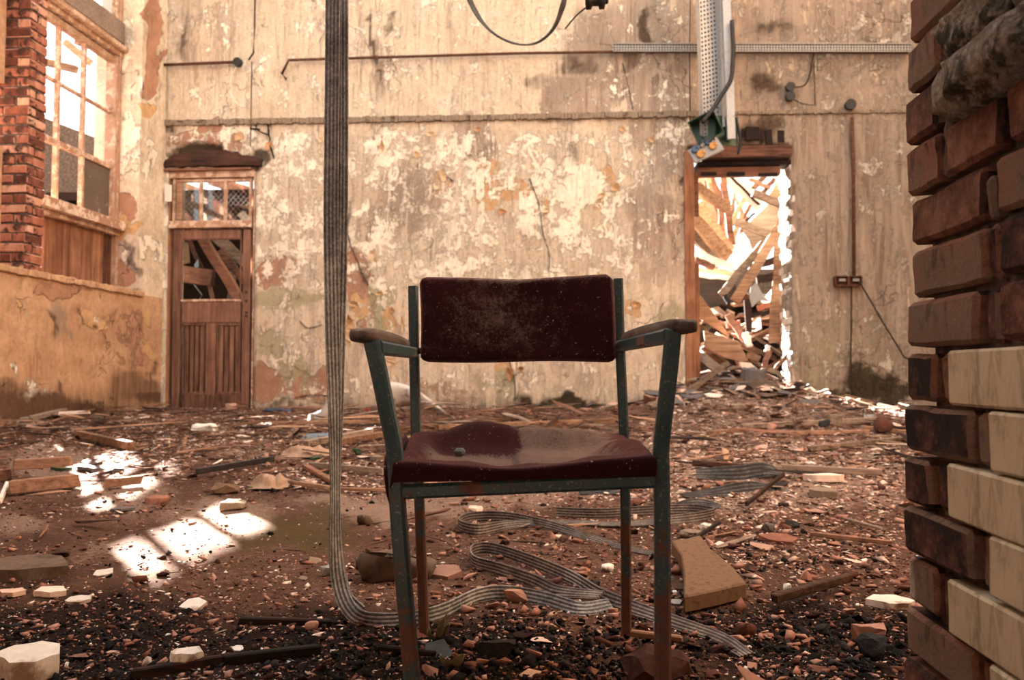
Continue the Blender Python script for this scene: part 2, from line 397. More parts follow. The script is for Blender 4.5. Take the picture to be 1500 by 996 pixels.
# brick of the near pier: damp stained faces
t = NT('brick_damp'); n1 = t.noise(14, 8, .7); n2 = t.noise(90, 6, .75); stn = t.noise(1, 7, .7, t.map((26, 26, 12)), .6); r = t.rand()
c = t.ramp(t.math('ADD', t.math('MULTIPLY', n1, .65), t.math('MULTIPLY', r, .35)), [(.34, lin((52, 30, 24))), (.44, lin((126, 72, 54))), (.53, lin((172, 110, 86))), (.63, lin((150, 118, 94)))])
c = t.mix(t.math('MULTIPLY', t.step(stn, .50, .68), .65), c, lin((66, 46, 38)))
c = t.mix(t.math('MULTIPLY', t.step(t.noise(6, 6, .7), .58, .68), .5), c, lin((92, 84, 50)))
MAT['brick_near'] = t.out(c, .9, 0, t.bump(t.math('ADD', n2, n1), 1.0, .014), .2)
t = NT('glazed_cream'); n1 = t.noise(9, 7, .7); n2 = t.noise(70, 5, .7); sk = t.noise(1, 7, .7, t.map((34, 34, 9)), .8)
c = t.mix(n2, lin((176, 158, 124)), lin((206, 190, 156)))
c = t.mix(t.math('MULTIPLY', t.step(t.math('ADD', t.math('MULTIPLY', sk, .6), t.math('MULTIPLY', n1, .4)), .46, .62), .7), c, lin((112, 96, 62)))
c = t.mix(t.math('MULTIPLY', t.step(n1, .6, .68), .5), c, lin((92, 94, 60)))
MAT['glazed'] = t.out(c, .45, 0, t.bump(n2, .25, .002), .35)
t = NT('mossy_stone'); n1 = t.noise(13, 8, .7); n2 = t.noise(60, 7, .78); n3 = t.noise(24, 6, .7, t.map((1, 1, 1), None, (3, 1, 2)))
c = t.ramp(n2, [(.32, lin((92, 80, 66))), (.5, lin((166, 150, 130))), (.66, lin((222, 210, 190)))])
c = t.mix(t.math('MULTIPLY', t.step(t.math('ADD', t.math('MULTIPLY', n1, .7), t.math('MULTIPLY', n3, .3)), .48, .56), .9), c, t.mix(n2, lin((28, 26, 18)), lin((74, 66, 38))))
MAT['stone'] = t.out(c, .97, 0, t.bump(t.math('ADD', n2, n3), 1.0, .02), .1)
# dirty window glass, wired glass
def M_glass(name, dirtcol, thr, wire=False):
    t = NT(name); n = t.noise(5, 7, .7)
    tr = t.n('BsdfTransparent'); gl = t.n('BsdfGlossy'); gl.inputs['Roughness'].default_value = .05
    m1 = t.n('MixShader'); m1.inputs[0].default_value = .08; t.L.new(tr.outputs[0], m1.inputs[1]); t.L.new(gl.outputs[0], m1.inputs[2])
    t.out(t.mix(n, lin(dirtcol), lin(tuple(x * .7 for x in dirtcol))), .6)
    m2 = t.n('MixShader'); t.L.new(t.step(n, thr[0], thr[1]), m2.inputs[0])
    t.L.new(m1.outputs[0], m2.inputs[1]); t.L.new(t.p.outputs[0], m2.inputs[2]); t.L.new(m2.outputs[0], t.N['Material Output'].inputs[0])
    return t.m
t = NT('frosted_glass'); tl = t.n('BsdfTranslucent'); tl.inputs[0].default_value = (.8, .78, .72, 1); m2 = t.n('MixShader'); m2.inputs[0].default_value = .75
t.out(lin((190, 176, 156)), .5); t.L.new(t.p.outputs[0], m2.inputs[1]); t.L.new(tl.outputs[0], m2.inputs[2]); t.L.new(m2.outputs[0], t.N['Material Output'].inputs[0]); MAT['frosted'] = t.m
MAT['glass_dirty'] = M_glass('dirty_glass', (120, 100, 82), (.2, .5)); MAT['glass'] = M_glass('dusty_glass', (150, 130, 110), (.55, .9))
# floor: trodden soil, brick dust, moss, pale tone brightening the sun patches
t = NT('trodden_soil'); n1 = t.noise(2.5, 8, .7); n2 = t.noise(40, 8, .8); n3 = t.noise(160, 4, .7)
c = t.ramp(t.math('ADD', t.math('MULTIPLY', n1, .4), t.math('MULTIPLY', n2, .6)), [(.3, lin((62, 40, 32))), (.5, lin((118, 80, 64))), (.68, lin((168, 124, 102)))])
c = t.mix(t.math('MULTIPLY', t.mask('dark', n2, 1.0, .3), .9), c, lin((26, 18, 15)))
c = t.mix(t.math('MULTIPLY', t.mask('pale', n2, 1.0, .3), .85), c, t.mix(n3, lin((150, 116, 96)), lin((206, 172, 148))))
c = t.mix(t.math('MULTIPLY', t.mask('green', n2, 1.2, .25), .8), c, t.mix(n3, lin((70, 60, 28)), lin((118, 100, 52))))
MAT['soil'] = t.out(c, .97, 0, t.bump(t.math('ADD', n2, t.math('MULTIPLY', n3, .6)), 1.0, .015), .1)

# ================================================================== SETTING
WALL_Y, XL, XW = 9.0, -4.68, -4.97
def blobs(u, v, lst):
    out = np.zeros_like(u)
    u, v = u + 46 * fbm(u / 38, v / 38, 51, 5) + 10 * fbm(u / 7, v / 7, 54, 3), v + 52 * fbm(u / 38 + 9, v / 46, 52, 5) + 12 * fbm(u / 7, v / 7, 53, 3)
    for b in lst:
        cx, cy, rx, ry, s = b[:5]; a = math.radians(b[5]) if len(b) > 5 else 0
        dx, dy = u - cx, v - cy
        p = dx * math.cos(a) + dy * math.sin(a); q = -dx * math.sin(a) + dy * math.cos(a)
        out = np.maximum(out, s * np.clip(1.25 * (1 - (p / rx) ** 2 - (q / ry) ** 2), 0, 1))
    return out
LAYERS = ('tan', 'pink', 'ochre', 'green', 'cream', 'grey', 'dark', 'moss')
def grid_mesh(name, us, vs, fpos, keep=None, mat=None, attrs=None, parent=None, depth=None, kind='structure', smooth=True):
    """a surface grid fpos(u, v) -> points; cells where keep(uc, vc) is False are openings whose edges are returned inwards by depth"""
    U, V = np.meshgrid(us, vs); P = fpos(U.ravel(), V.ravel()); nu, nv = len(us), len(vs)
    uc = (us[:-1] + us[1:]) / 2; vc = (vs[:-1] + vs[1:]) / 2; fs = []; cnt = {}
    for j in range(nv - 1):
        for i in range(nu - 1):
            if keep is not None and not keep(uc[i], vc[j]): continue
            f = (j * nu + i, j * nu + i + 1, (j + 1) * nu + i + 1, (j + 1) * nu + i); fs.append(f)
            if depth is not None:
                for k in range(4):
                    e = (f[k], f[(k + 1) % 4]); r = (e[1], e[0])
                    if r in cnt: del cnt[r]
                    else: cnt[e] = 1
    P = [tuple(p) for p in P]
    if depth is not None:
        new = {}
        for a, b in cnt:
            for q in (a, b):
                if q not in new: new[q] = len(P); P.append(tuple(np.array(P[q]) + depth))
            fs.append((b, a, new[a], new[b]))
    me = bpy.data.meshes.new(name); me.from_pydata(P, [], fs)
    if attrs:
        A = attrs(np.array(P))
        for k, vals in A.items():
            at = me.attributes.new(k, 'FLOAT', 'POINT'); at.data.foreach_set('value', np.asarray(vals, np.float32))
    if smooth: me.polygons.foreach_set('use_smooth', [True] * len(me.polygons))
    me.materials.append(mat)
    o = link(bpy.data.objects.new(name, me)); ORG[o.name] = Vector((0, 0, 0))
    if parent: o.parent = parent
    elif kind: o['kind'] = kind
    return o
def seg(a, b, step): return np.linspace(a, b, max(2, int(abs(b - a) / step) + 1))
def breaks(pts, step): return np.unique(np.concatenate([seg(a, b, step) for a, b in zip(pts[:-1], pts[1:])]).round(5))

# ---- back wall with its two openings
D1 = (at_y(243, 430, 9).x, at_y(373, 430, 9).x, at_y(310, 250, 9).z)      # left doorway: x0, x1, head
D2 = (at_y(1009, 430, 9).x, at_y(1160, 430, 9).x, at_y(1085, 212, 9).z)    # right doorway
BL = dict(
    tan=[(1050, 120, 240, 260, .62), (930, 80, 130, 120, .7), (600, 290, 95, 90, .6), (540, 320, 30, 60, .6), (700, 210, 45, 60, .62), (1250, 300, 200, 260, .72), (960, 330, 70, 120, .62), (850, 150, 90, 60, .7), (480, 30, 200, 90, .42), (300, 60, 80, 130, .5),
         (700, 560, 500, 130, .45), (770, 345, 40, 60, .5), (840, 400, 60, 40, .5), (560, 100, 60, 90, .5), (670, 40, 60, 60, .45)],
    pink=[(405, 405, 46, 36, .9), (515, 400, 40, 80, .8, -15), (540, 470, 40, 70, .5), (420, 560, 90, 50, .55), (470, 500, 40, 70, .45), (640, 580, 120, 40, .5), (390, 560, 40, 40, .75), (480, 560, 30, 50, .6), (690, 270, 24, 40, .2), (300, 205, 75, 26, .8), (1290, 400, 60, 200, .35)],
    ochre=[(715, 265, 32, 50, .95), (745, 280, 50, 25, .8), (545, 370, 14, 18, .9), (520, 445, 22, 20, .9), (510, 480, 18, 24, .85), (640, 262, 14, 24, .8), (895, 262, 20, 34, .8), (800, 305, 24, 16, .7), (575, 470, 20, 26, .75), (930, 445, 24, 18, .75), (570, 530, 22, 12, .7), (560, 205, 14, 30, .7), (384, 480, 7, 20, .8), (745, 540, 22, 18, .7), (470, 400, 24, 24, .5), (880, 300, 20, 16, .6), (610, 420, 40, 14, .6), (985, 380, 20, 20, .4), (1190, 200, 22, 30, .5)],
    green=[(420, 440, 70, 14, .9), (400, 500, 34, 34, .8), (425, 530, 30, 30, .85), (560, 440, 36, 22, .8), (560, 470, 16, 30, .7), (450, 545, 20, 40, .6), (590, 560, 30, 20, .35), (740, 565, 26, 40, .75), (700, 555, 20, 20, .6), (985, 480, 40, 60, .65), (1010, 560, 30, 40, .6), (860, 560, 120, 40, .45), (1210, 500, 70, 70, .5), (1290, 520, 60, 80, .45), (1190, 560, 30, 30, .6)],
    cream=[(850, 272, 58, 48, .85), (800, 330, 120, 50, .7), (640, 385, 150, 36, .66), (560, 228, 30, 22, .75), (470, 230, 70, 50, .62), (440, 330, 60, 60, .55), (700, 305, 26, 60, .62), (690, 240, 10, 60, .7), (760, 215, 40, 45, .65), (990, 190, 60, 24, .6), (930, 220, 50, 24, .6), (620, 235, 20, 14, .75), (300, 140, 60, 40, .5), (540, 140, 30, 40, .55), (400, 120, 40, 60, .45), (1130, 110, 26, 34, .6), (1220, 120, 40, 30, .5), (560, 60, 50, 50, .45), (870, 370, 90, 50, .6), (960, 300, 50, 30, .5), (390, 212, 26, 20, .7), (360, 200, 40, 22, .7), (1010, 230, 30, 20, .5), (500, 270, 12, 70, .6), (590, 420, 60, 16, .5), (1010, 410, 30, 20, .4), (830, 530, 20, 12, .5), (450, 470, 12, 40, .35)],
    grey=[(600, 300, 50, 70, .55), (870, 60, 60, 90, .6), (830, 130, 60, 50, .6), (270, 40, 26, 90, .6), (545, 90, 18, 100, .6), (950, 50, 50, 80, .62), (1110, 130, 42, 42, .8), (760, 350, 26, 26, .5), (1140, 52, 60, 24, .7), (830, 200, 50, 60, .5), (1200, 420, 140, 160, .42), (700, 590, 500, 26, .5), (910, 190, 60, 30, .5)],
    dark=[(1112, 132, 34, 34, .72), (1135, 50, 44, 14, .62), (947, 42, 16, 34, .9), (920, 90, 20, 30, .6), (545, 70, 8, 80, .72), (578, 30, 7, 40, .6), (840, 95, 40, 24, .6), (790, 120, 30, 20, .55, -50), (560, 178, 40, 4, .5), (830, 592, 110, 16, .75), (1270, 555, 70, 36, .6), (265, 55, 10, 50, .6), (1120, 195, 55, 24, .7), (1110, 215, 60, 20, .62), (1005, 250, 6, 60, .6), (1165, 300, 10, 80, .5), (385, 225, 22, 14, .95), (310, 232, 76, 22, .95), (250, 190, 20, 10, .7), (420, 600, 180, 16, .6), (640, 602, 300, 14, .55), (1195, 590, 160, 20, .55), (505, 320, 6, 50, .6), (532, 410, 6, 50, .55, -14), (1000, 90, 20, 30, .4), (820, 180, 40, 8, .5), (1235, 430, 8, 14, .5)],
    moss=[(1275, 560, 62, 34, .78), (1310, 575, 40, 34, .8), (840, 590, 100, 12, .75), (1230, 578, 40, 20, .6)])
def base_layers(u, v, bl, extra=None):
    A = {k: blobs(u, v, bl.get(k, [])) for k in LAYERS}
    A['tan'] = np.maximum(A['tan'], .33); A['cream'] = A['cream'] * .84
    return A
def wall_attrs(P):
    u, v = px_of(P); A = base_layers(u, v, BL)
    A['tan'] = np.maximum(A['tan'], .60 * ss(880, 1080, u)); A['grey'] = np.maximum(A['grey'], .46 * ss(980, 1120, u)); A['dark'] = np.maximum(A['dark'], .40 * ss(960, 1100, u)); A['tan'] = np.maximum(A['tan'], .44 * ss(425, 436, v)); A['cream'] = np.maximum(A['cream'], .40); A['grey'] = np.maximum(A['grey'], .38)
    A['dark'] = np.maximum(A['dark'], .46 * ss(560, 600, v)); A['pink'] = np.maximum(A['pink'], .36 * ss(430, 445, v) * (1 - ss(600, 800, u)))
    A['green'] = np.maximum(A['green'], .34 * ss(430, 434, v)); A['cream'] = np.maximum(A['cream'], .5 * (1 - ss(420, 432, v)) * (1 - ss(900, 1030, u)) * ss(170, 200, v))
    return A
def back_pos(x, z):
    u, v = px_of(np.stack([x, np.full_like(x, WALL_Y), z], 1))
    d = .018 * fbm(x * 1.3, z * 1.3, 3) + .008 * fbm(x * 6, z * 6, 4)
    d += .10 * np.clip(blobs(u, v, [(310, 236, 80, 20, 1.2), (385, 222, 20, 14, .7)]) - .1 + .5 * fbm(x * 8, z * 8, 8), 0, 1) * (v > 208)
    d += .05 * np.clip(blobs(u, v, [(1100, 205, 70, 16, .7), (1164, 300, 8, 110, .9), (1004, 330, 5, 120, .8)]) + .6 * fbm(x * 9, z * 9, 12) - .2, 0, 1)
    edge = np.exp(-np.minimum(np.abs(x - D2[1]), np.abs(x - D2[0])) / .05) * (z < D2[2] + .05)
    return np.stack([x + edge * .05 * fbm(x * 0 + 1, z * 9, 31), WALL_Y + d, z], 1)
xs = breaks([XL - .02, D1[0], D1[1], D2[0], D2[1], 5.0], .042); zs = breaks([-.1, D1[2], D2[2], 8.0], .042)
inh = lambda x, z: (D1[0] < x < D1[1] and z < D1[2]) or (D2[0] < x < D2[1] and z < D2[2])
wall_back = grid_mesh('wall_back', xs, zs, back_pos, lambda x, z: not inh(x, z), MAT['plaster'], wall_attrs, depth=np.array([0, .42, 0]))

# string course across the back wall, chipped
def course(name, px0, py0, px1, py1, h, proj, n, mat, keepf=None):
    a, b = at_y(px0, py0, 9), at_y(px1, py1, 9); m = MB()
    for i in range(n):
        p, q = a.lerp(b, i / n), a.lerp(b, (i + 1.0) / n); k = vnoise(np.array([i * .37]), np.array([2.0]), 4)[0]
        m.box2((p.x, 8.99 - proj * (.35 + .8 * k), p.z - h * (.5 + .25 * rnd.random())), (q.x, 9.03, p.z + h * (.42 + .1 * rnd.random())), .004)
    return m.build(name, mat, kind='structure', bevel=.004)
tr = course('trim_1', 238, 180.5, 1022, 167, .06, .035, 150, MAT['ledge']); course('trim_2', 1075, 166, 1330, 163, .035, .022, 50, MAT['ledge'])

# loose curled flakes of paint on the back wall
def flake(px, py, w, h, curl):
    c = at_y(px, py, 8.985); n = 9; pts = []; w *= .62; h *= .62; curl *= .8
    for ring, rr in ((1, 1.0), (2, .55)):
        for k in range(n):
            a = 2 * math.pi * k / n; j = rnd.uniform(.5, 1.3)
            x, z = math.cos(a) * w / 2 * rr * j, math.sin(a) * h / 2 * rr * j
            pts.append(c + Vector((x, -curl * max(0, (z / h + x / w + .3)) ** 1.5 * 2 - .002, z)))
    pts.append(c); m = MB()
    m.add(pts, [(k, (k + 1) % n, n + (k + 1) % n, n + k) for k in range(n)] + [(n + k, n + (k + 1) % n, 2 * n) for k in range(n)])
    o = m.build('paint_flake', MAT['flake'], wall_back); s = o.modifiers.new('s', 'SOLIDIFY'); s.thickness = .004
    return o
MAT['flake'] = M_var('paint_flakes', [(206, 150, 96), (226, 188, 136), (240, 216, 172)], 12, .9, .3, 50, .003, .6)
for f in [(648, 258, .16, .22, .03), (640, 272, .12, .14, .03), (735, 310, .2, .12, .02), (902, 276, .18, .16, .05), (880, 286, .16, .1, .03), (520, 446, .2, .12, .04), (512, 468, .16, .16, .05), (508, 500, .18, .14, .05), (524, 492, .1, .12, .04), (545, 372, .16, .2, .03), (556, 430, .22, .1, .03), (590, 475, .1, .3, .05), (575, 455, .12, .12, .03), (932, 446, .2, .16, .03), (746, 548, .14, .24, .06), (762, 541, .12, .1, .05), (384, 482, .06, .2, .05), (572, 532, .2, .12, .03), (630, 196, .2, .1, .03), (560, 214, .1, .2, .03), (700, 190, .14, .1, .02), (800, 308, .2, .12, .02), (836, 420, .1, .08, .02), (470, 205, .16, .16, .03), (396, 212, .18, .18, .03), (350, 200, .22, .14, .02), (1050, 590, .1, .1, .02), (955, 205, .14, .1, .03), (912, 190, .12, .1, .03), (610, 226, .14, .12, .02)]:
    flake(*f)

for k, pl_ in enumerate((((372, 176), (379, 190), (392, 199), (397, 212), (402, 232)), ((379, 190), (368, 188)), ((392, 199), (394, 184), (391, 174)), ((650, 246), (656, 258), (664, 266)), ((776, 262), (788, 300), (796, 340), (803, 372), (802, 398)), ((508, 318), (512, 350), (522, 380), (532, 402), (540, 418)), ((745, 528), (752, 560), (754, 586)), ((912, 92), (920, 120), (928, 160)), ((440, 470), (452, 480), (470, 476)), ((432, 582), (462, 578), (484, 580)))):
    P_ = smooth_path([tuple(at_y(px + rnd.uniform(-2, 2), py, 8.988)) for px, py in pl_], 4)
    MB().sweep(P_, [(-.005, -.004), (.005, -.004), (.005, .02), (-.005, .02)], up=(0, 1, 0), scales=[(.8 if k < 3 else .3) + rnd.random() * (1.4 if k < 3 else .5) for _ in P_]).build('crack', MAT['burnt'], wall_back)
for x0, x1, y0, y1 in ((1092, 1112, 186, 206), (1115, 1118, 188, 210), (1121, 1131, 190, 212), (1140, 1148, 192, 208), (1086, 1090, 188, 200)):
    p_, q_ = at_y(x0, y1, 9), at_y(x1, y0, 9); MB().box2((p_.x, 8.982, p_.z), (q_.x, 9.05, q_.z), .008).build('dark_patch', MAT['burnt'], wall_back)
# ---- left wall: plastered apron below the windows, plastered pier in the corner, brickwork above
LEDGE = at_y(240, 437, 9).z
BS = dict(tan=[(150, 480, 140, 60, .5), (60, 520, 60, 60, .5)], pink=[(80, 420, 60, 30, .6), (190, 500, 40, 80, .5), (120, 590, 60, 20, .5)], ochre=[(135, 470, 26, 26, .8), (212, 510, 12, 20, .7), (210, 460, 20, 20, .6), (20, 445, 14, 12, .6)],
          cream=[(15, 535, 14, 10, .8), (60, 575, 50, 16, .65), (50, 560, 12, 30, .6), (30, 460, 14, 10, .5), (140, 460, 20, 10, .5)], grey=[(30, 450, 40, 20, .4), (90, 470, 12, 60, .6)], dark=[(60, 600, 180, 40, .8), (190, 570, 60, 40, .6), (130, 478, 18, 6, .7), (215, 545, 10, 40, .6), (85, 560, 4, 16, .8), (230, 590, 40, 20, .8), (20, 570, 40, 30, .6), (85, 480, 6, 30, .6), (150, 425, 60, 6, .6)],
          moss=[(150, 580, 30, 20, .5)], green=[])
def side_attrs(P):
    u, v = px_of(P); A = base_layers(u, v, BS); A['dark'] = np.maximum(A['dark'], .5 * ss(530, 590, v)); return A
def left_pos(y, z): return np.stack([XL + .02 * fbm(y * 1.4, z * 1.4, 6) + .008 * fbm(y * 7, z * 7, 7), y, z], 1)
wall_left = grid_mesh('wall_left', seg(9.02, 1.3, .05), seg(-.1, LEDGE, .05), left_pos, None, MAT['plaster_side'], side_attrs)
BPR = dict(cream=[(190, 200, 26, 50, .9), (185, 240, 22, 30, .8), (185, 110, 20, 60, .6), (220, 240, 14, 60, .7), (190, 50, 26, 40, .6), (225, 360, 20, 40, .8), (192, 380, 14, 10, .7)], ochre=[(225, 165, 18, 24, .72), (222, 200, 14, 20, .4), (205, 330, 14, 20, .8), (185, 330, 20, 30, .7)],
           pink=[(222, 100, 16, 60, .75), (222, 40, 16, 60, .8), (185, 300, 20, 40, .6), (180, 400, 20, 30, .7), (232, 90, 8, 30, .8)], dark=[(168, 165, 5, 8, 1), (166, 285, 5, 14, 1), (200, 390, 10, 30, .6), (240, 400, 6, 26, .9), (236, 120, 4, 90, .5), (202, 130, 2, 60, .6), (175, 430, 40, 10, .6)], tan=[(222, 60, 20, 130, .6), (185, 380, 30, 50, .6)])
def pier_attrs(P): u, v = px_of(P); return base_layers(u, v, BPR)
PY = 8.46
def pf(x, z): return np.stack([x, PY + .02 * fbm(x * 3, z * 2, 2) + .01 * fbm(x * 9, z * 9, 3), z], 1)
def ps(y, z): return np.stack([XL + .025 * fbm(y * 3, z * 2, 21) + .01 * fbm(y * 9, z * 9, 3), y, z], 1)
grid_mesh('corner_pier_face', seg(-5.2, XL, .035), seg(LEDGE, 8.0, .045), pf, None, MAT['plaster'], pier_attrs, parent=wall_left)
grid_mesh('corner_pier_side', seg(PY, 9.03, .035), seg(LEDGE, 8.0, .045), ps, None, MAT['plaster'], pier_attrs, parent=wall_left)
MB().box2((-5.2, 1.3, LEDGE - .06), (XL - .01, 9.0, LEDGE - .005), .003).build('window_ledge', MAT['putty'], wall_left)
m = MB()
for i in range(60):
    y = 5 + i * .06; m.box((XL + .004, y, LEDGE + .002), (.05, .062, .05 + .016 * rnd.random()), None, .006)
m.build('ledge_edge', MAT['plaster_side'], wall_left, bevel=.006)
MB().box2((-5.3, 1.3, -.1), (-4.78, 9.0, LEDGE - .06)).build('wall_core', MAT['mortar'], wall_left)

def rough_mesh(name, d, bev, amp, cuts, seed, mat, freq=14):
    bm = bmesh.new(); bmesh.ops.create_cube(bm, size=1.0)
    for v in bm.verts: v.co = Vector((v.co.x * d[0], v.co.y * d[1], v.co.z * d[2]))
    bmesh.ops.bevel(bm, geom=bm.edges[:], offset=bev, segments=1, affect='EDGES', profile=.6)
    if cuts: bmesh.ops.subdivide_edges(bm, edges=[e for e in bm.edges if e.calc_length() > bev * 2.2], cuts=cuts, use_grid_fill=True)
    from mathutils import noise as mn
    for v in bm.verts:
        p = v.co * freq + Vector((seed * 13.7, seed * 5.1, 0)); q = mn.noise_vector(p); v.co += q * amp + mn.noise_vector(p * 2.7) * amp * .4
    me = bpy.data.meshes.new(name); bm.to_mesh(me); bm.free()
    me.polygons.foreach_set('use_smooth', [True] * len(me.polygons)); me.set_sharp_from_angle(angle=.5); me.materials.append(mat); return me
def inst(name, me, parent, loc, rot=(0, 0, 0), sc=(1, 1, 1), label=None):
    o = link(bpy.data.objects.new(name, me)); o.parent = parent
    o.location = Vector(loc) - ORG[parent.name]; o.rotation_euler = rot; o.scale = sc; ORG[o.name] = Vector(loc)
    if label: o['label'] = label
    return o
# brick pier between the windows
PB1 = 6.88
PB0 = at_x(40, 200, XL).y
full = [rough_mesh('brick', (.222, .222, .073), .007, .004, 1, k, MAT['brick'], 18) for k in range(6)]
MB().box2((-5.15, PB0 + .012, LEDGE - .01), (XL - .014, PB1 - .012, 8.0)).build('pier_core', MAT['mortar'], wall_left)
W = PB1 - PB0
for k in range(46):
    z = LEDGE + .045 + k * .085
    if z > 5.2: break
    # face towards the room side: alternate one long brick / two short ones; front face: headers and stretchers
    xs_ = [(0, .225), (.235, .225)] if k % 2 == 0 else [(0, .108), (.118, .225), (.353, .1)]
    for q, (o_, w) in enumerate(xs_):
        ys_ = [(0, W)] if (k % 2 or q) else [(0, W * .42), (W * .44, W * .56)]
        for (oy, wy) in ys_:
            inst('brick', rnd.choice(full), wall_left, (XL - o_ - w / 2 + rnd.uniform(-.006, .004), PB0 + oy + wy / 2 + rnd.uniform(-.004, .003), z + rnd.uniform(-.003, .003)),
                 (rnd.uniform(-.02, .02), rnd.uniform(-.02, .02), rnd.choice((0, math.pi)) + rnd.uniform(-.03, .03)), (w / .222 * .985, wy / .222 * .97, 1))
# walling nearer the camera, out of the frame, with another window between
m = MB(); m.box2((-5.2, 1.3, LEDGE), (XL, 4.9, 8.0)); m.box2((-5.2, 4.9, 4.0), (XL, PB0, 8.0)); m.box2((-5.2, 4.9, LEDGE), (-4.9, 5.7, 4.0)); m.box2((-5.2, 5.7, 3.1), (-4.9, PB0, 4.0)); m.box2((-5.2, 5.7, LEDGE), (-4.9, PB0, 2.55)); m.build('near_walling', MAT['plaster_side'], wall_left)
HEAD = at_x(170, 72, XW).z
m = MB(); m.box2((-5.2, PB1, 5.25), (XW + .1, PY, 8.0)); m.build('upper_walling', MAT['plaster_side'], wall_left)

# ---- window in the left wall
def xbox(m, p0, p1, X, th):
    """bar on the plane x = X between two measured points"""
    a, b = at_x(*p0, X), at_x(*p1, X); return a, b
win = thing('window_1', None, None, (XW, 7.7, LEDGE), kind='structure')
def yz(px, py): p = at_x(px, py, XW); return p.y, p.z
SILLZ = yz(160, 326)[1]; TOPZ = yz(165, 75)[1]
Yr = yz(161, 200)[0]; Y2 = yz(120, 200)[0]; Y1 = yz(82, 200)[0]; cw = Y2 - Y1
rowz = [yz(119, 310)[1], yz(119, 226)[1], yz(119, 141)[1], yz(119, 61)[1]]
FP = MAT['framepaint']
def vb(y, z0, z1, w, d, name='frame_bar', dx=0, mat=None): return MB().box2((XW - d / 2 + dx, y - w / 2, z0), (XW + d / 2 + dx, y + w / 2, z1), .002).build(name, mat or FP, win, bevel=.004)
def hb(z, y0, y1, h, d, name='frame_bar', dx=0, mat=None): return MB().box2((XW - d / 2 + dx, y0, z - h / 2), (XW + d / 2 + dx, y1, z + h / 2), .002).build(name, mat or FP, win, bevel=.004)
Yend = 6.84
vb(Yr + .05, SILLZ, TOPZ, .10, .12, 'frame_stile'); vb(PY - .03, LEDGE, 5.2, .05, .10, 'frame_stile', .02)
vb(Yend + .02, SILLZ, TOPZ, .08, .12, 'frame_stile')
hb(TOPZ, Yend, PY, .09, .16, 'frame_head'); hb(TOPZ + .03, Yend, PY, .05, .24, 'frame_moulding', .02)
hb(SILLZ - .04, Yend, PY - .02, .10, .2, 'window_sill', .06); hb(SILLZ - .11, Yend, PY - .02, .06, .12, 'window_sill', .03)
ncol = 3
ys = [Yr, Y2, Y1, Y1 - cw]
for y in ys[1:3]: vb(y, rowz[0] - .05, rowz[3] + .05, .038, .05, 'muntin')
hb(rowz[1], Yend, Yr, .055, .06, 'meeting_rail'); hb(rowz[2], Yend, Yr, .028, .045, 'muntin')
hb(rowz[0] - .03, Yend, Yr, .09, .07, 'bottom_rail'); hb(rowz[3] + .03, Yend, Yr, .07, .07, 'top_rail')
def pane(poly, mat, name='pane', dx=0):
    return MB().prism([(XW + dx, y, z) for y, z in poly], (.005, 0, 0)).build(name, mat, win)
for i in range(1):      # bottom row: dirty glass left in the frame
    y1, y0 = ys[i], ys[i + 1]
    pane([(y0, rowz[0]), (y1, rowz[0]), (y1, rowz[1]), (y0, rowz[1])], MAT['glass_dirty'])
pane([(Y1, rowz[1]), (Y2, rowz[1]), (Y2, rowz[1] + .05), (Y1 + .2, rowz[1] + .03), (Y1, rowz[1] + .1)], MAT['glass_dirty'], 'broken_pane')
# boarding below the sill
npl = 8; pw = (PY - 6.9) / npl
for i in range(2, npl):      # first boards, hidden behind the pier, left out to let sun in
    y = 6.9 + (i + .5) * pw
    MB().box2((XW - .02, y - pw * .48, LEDGE - .005), (XW + .012 + rnd.uniform(0, .012), y + pw * .48, SILLZ - .1), .003).build('plank', MAT['vboard'], win, bevel=.004)
# upper light above the head beam
win2 = thing('window_2', None, None, (XW, 7.7, TOPZ), kind='structure')
b0 = TOPZ + .09; b1 = yz(165, 8)[1]
MB().box2((XW - .12, Yend, b0), (XW + .10, PY, b0 + .24), .004).build('transom_beam', MAT['greywood'], win2, bevel=.008)
for (y, w) in ((PY - .06, .1), (Y2 + .05, .05), (Y1, .05), (Yend, .08)):
    MB().box2((XW - .05, y - w / 2, b0 + .24), (XW + .05, y + w / 2, 5.25)).build('frame_bar', FP, win2, bevel=.004)
for y0, y1 in ((Yend, Y1), (Y1, Y2), (Y2, PY - .1)):
    MB().prism([(XW, y0, b0 + .24), (XW, y1, b0 + .24), (XW, y1, 5.25), (XW, y0, 5.25)], (.005, 0, 0)).build('pane', MAT['frosted'], win2)  # frosted panes put in to look bright yet stop direct sun
# ---- left door, half glazed, with its transom light
dr = thing('door_1', None, None, (at_y(308, 500, 9).x, 9.06, 0), kind='structure')
DY = 9.05
def db(x0, y0, x1, y1, name, mat, th=.045, dy=0, parent=None, bev=.004, jit=.001, label=None):
    a, b = at_y(x0, y1, DY), at_y(x1, y0, DY)
    return MB().box2((a.x, DY + dy, a.z), (b.x, DY + dy + th, b.z), jit).build(name, mat, parent or dr, bevel=bev, label=label)
W_ = MAT['doorwood']
db(244, 252, 250, 640, 'frame_jamb', MAT['jamb'], .12, -.03); db(368, 252, 376, 640, 'frame_jamb', FP, .12, -.03)
db(246, 249, 374, 262, 'frame_head', MAT['framepaint'], .12, -.03)
db(249, 323, 370, 335, 'transom_rail', FP, .1, -.04)
db(252, 261, 257, 324, 'transom_bar', FP, .05); db(364, 261, 369, 324, 'transom_bar', FP, .05); db(291, 264, 296, 323, 'transom_bar', FP, .04); db(327, 264, 332, 323, 'transom_bar', FP, .04)
db(256, 261, 365, 267, 'transom_bar', FP, .05); db(259, 268, 268, 323, 'split_lath', MAT['timber'], .02, -.02, label='pale split strip of wood in the broken light')
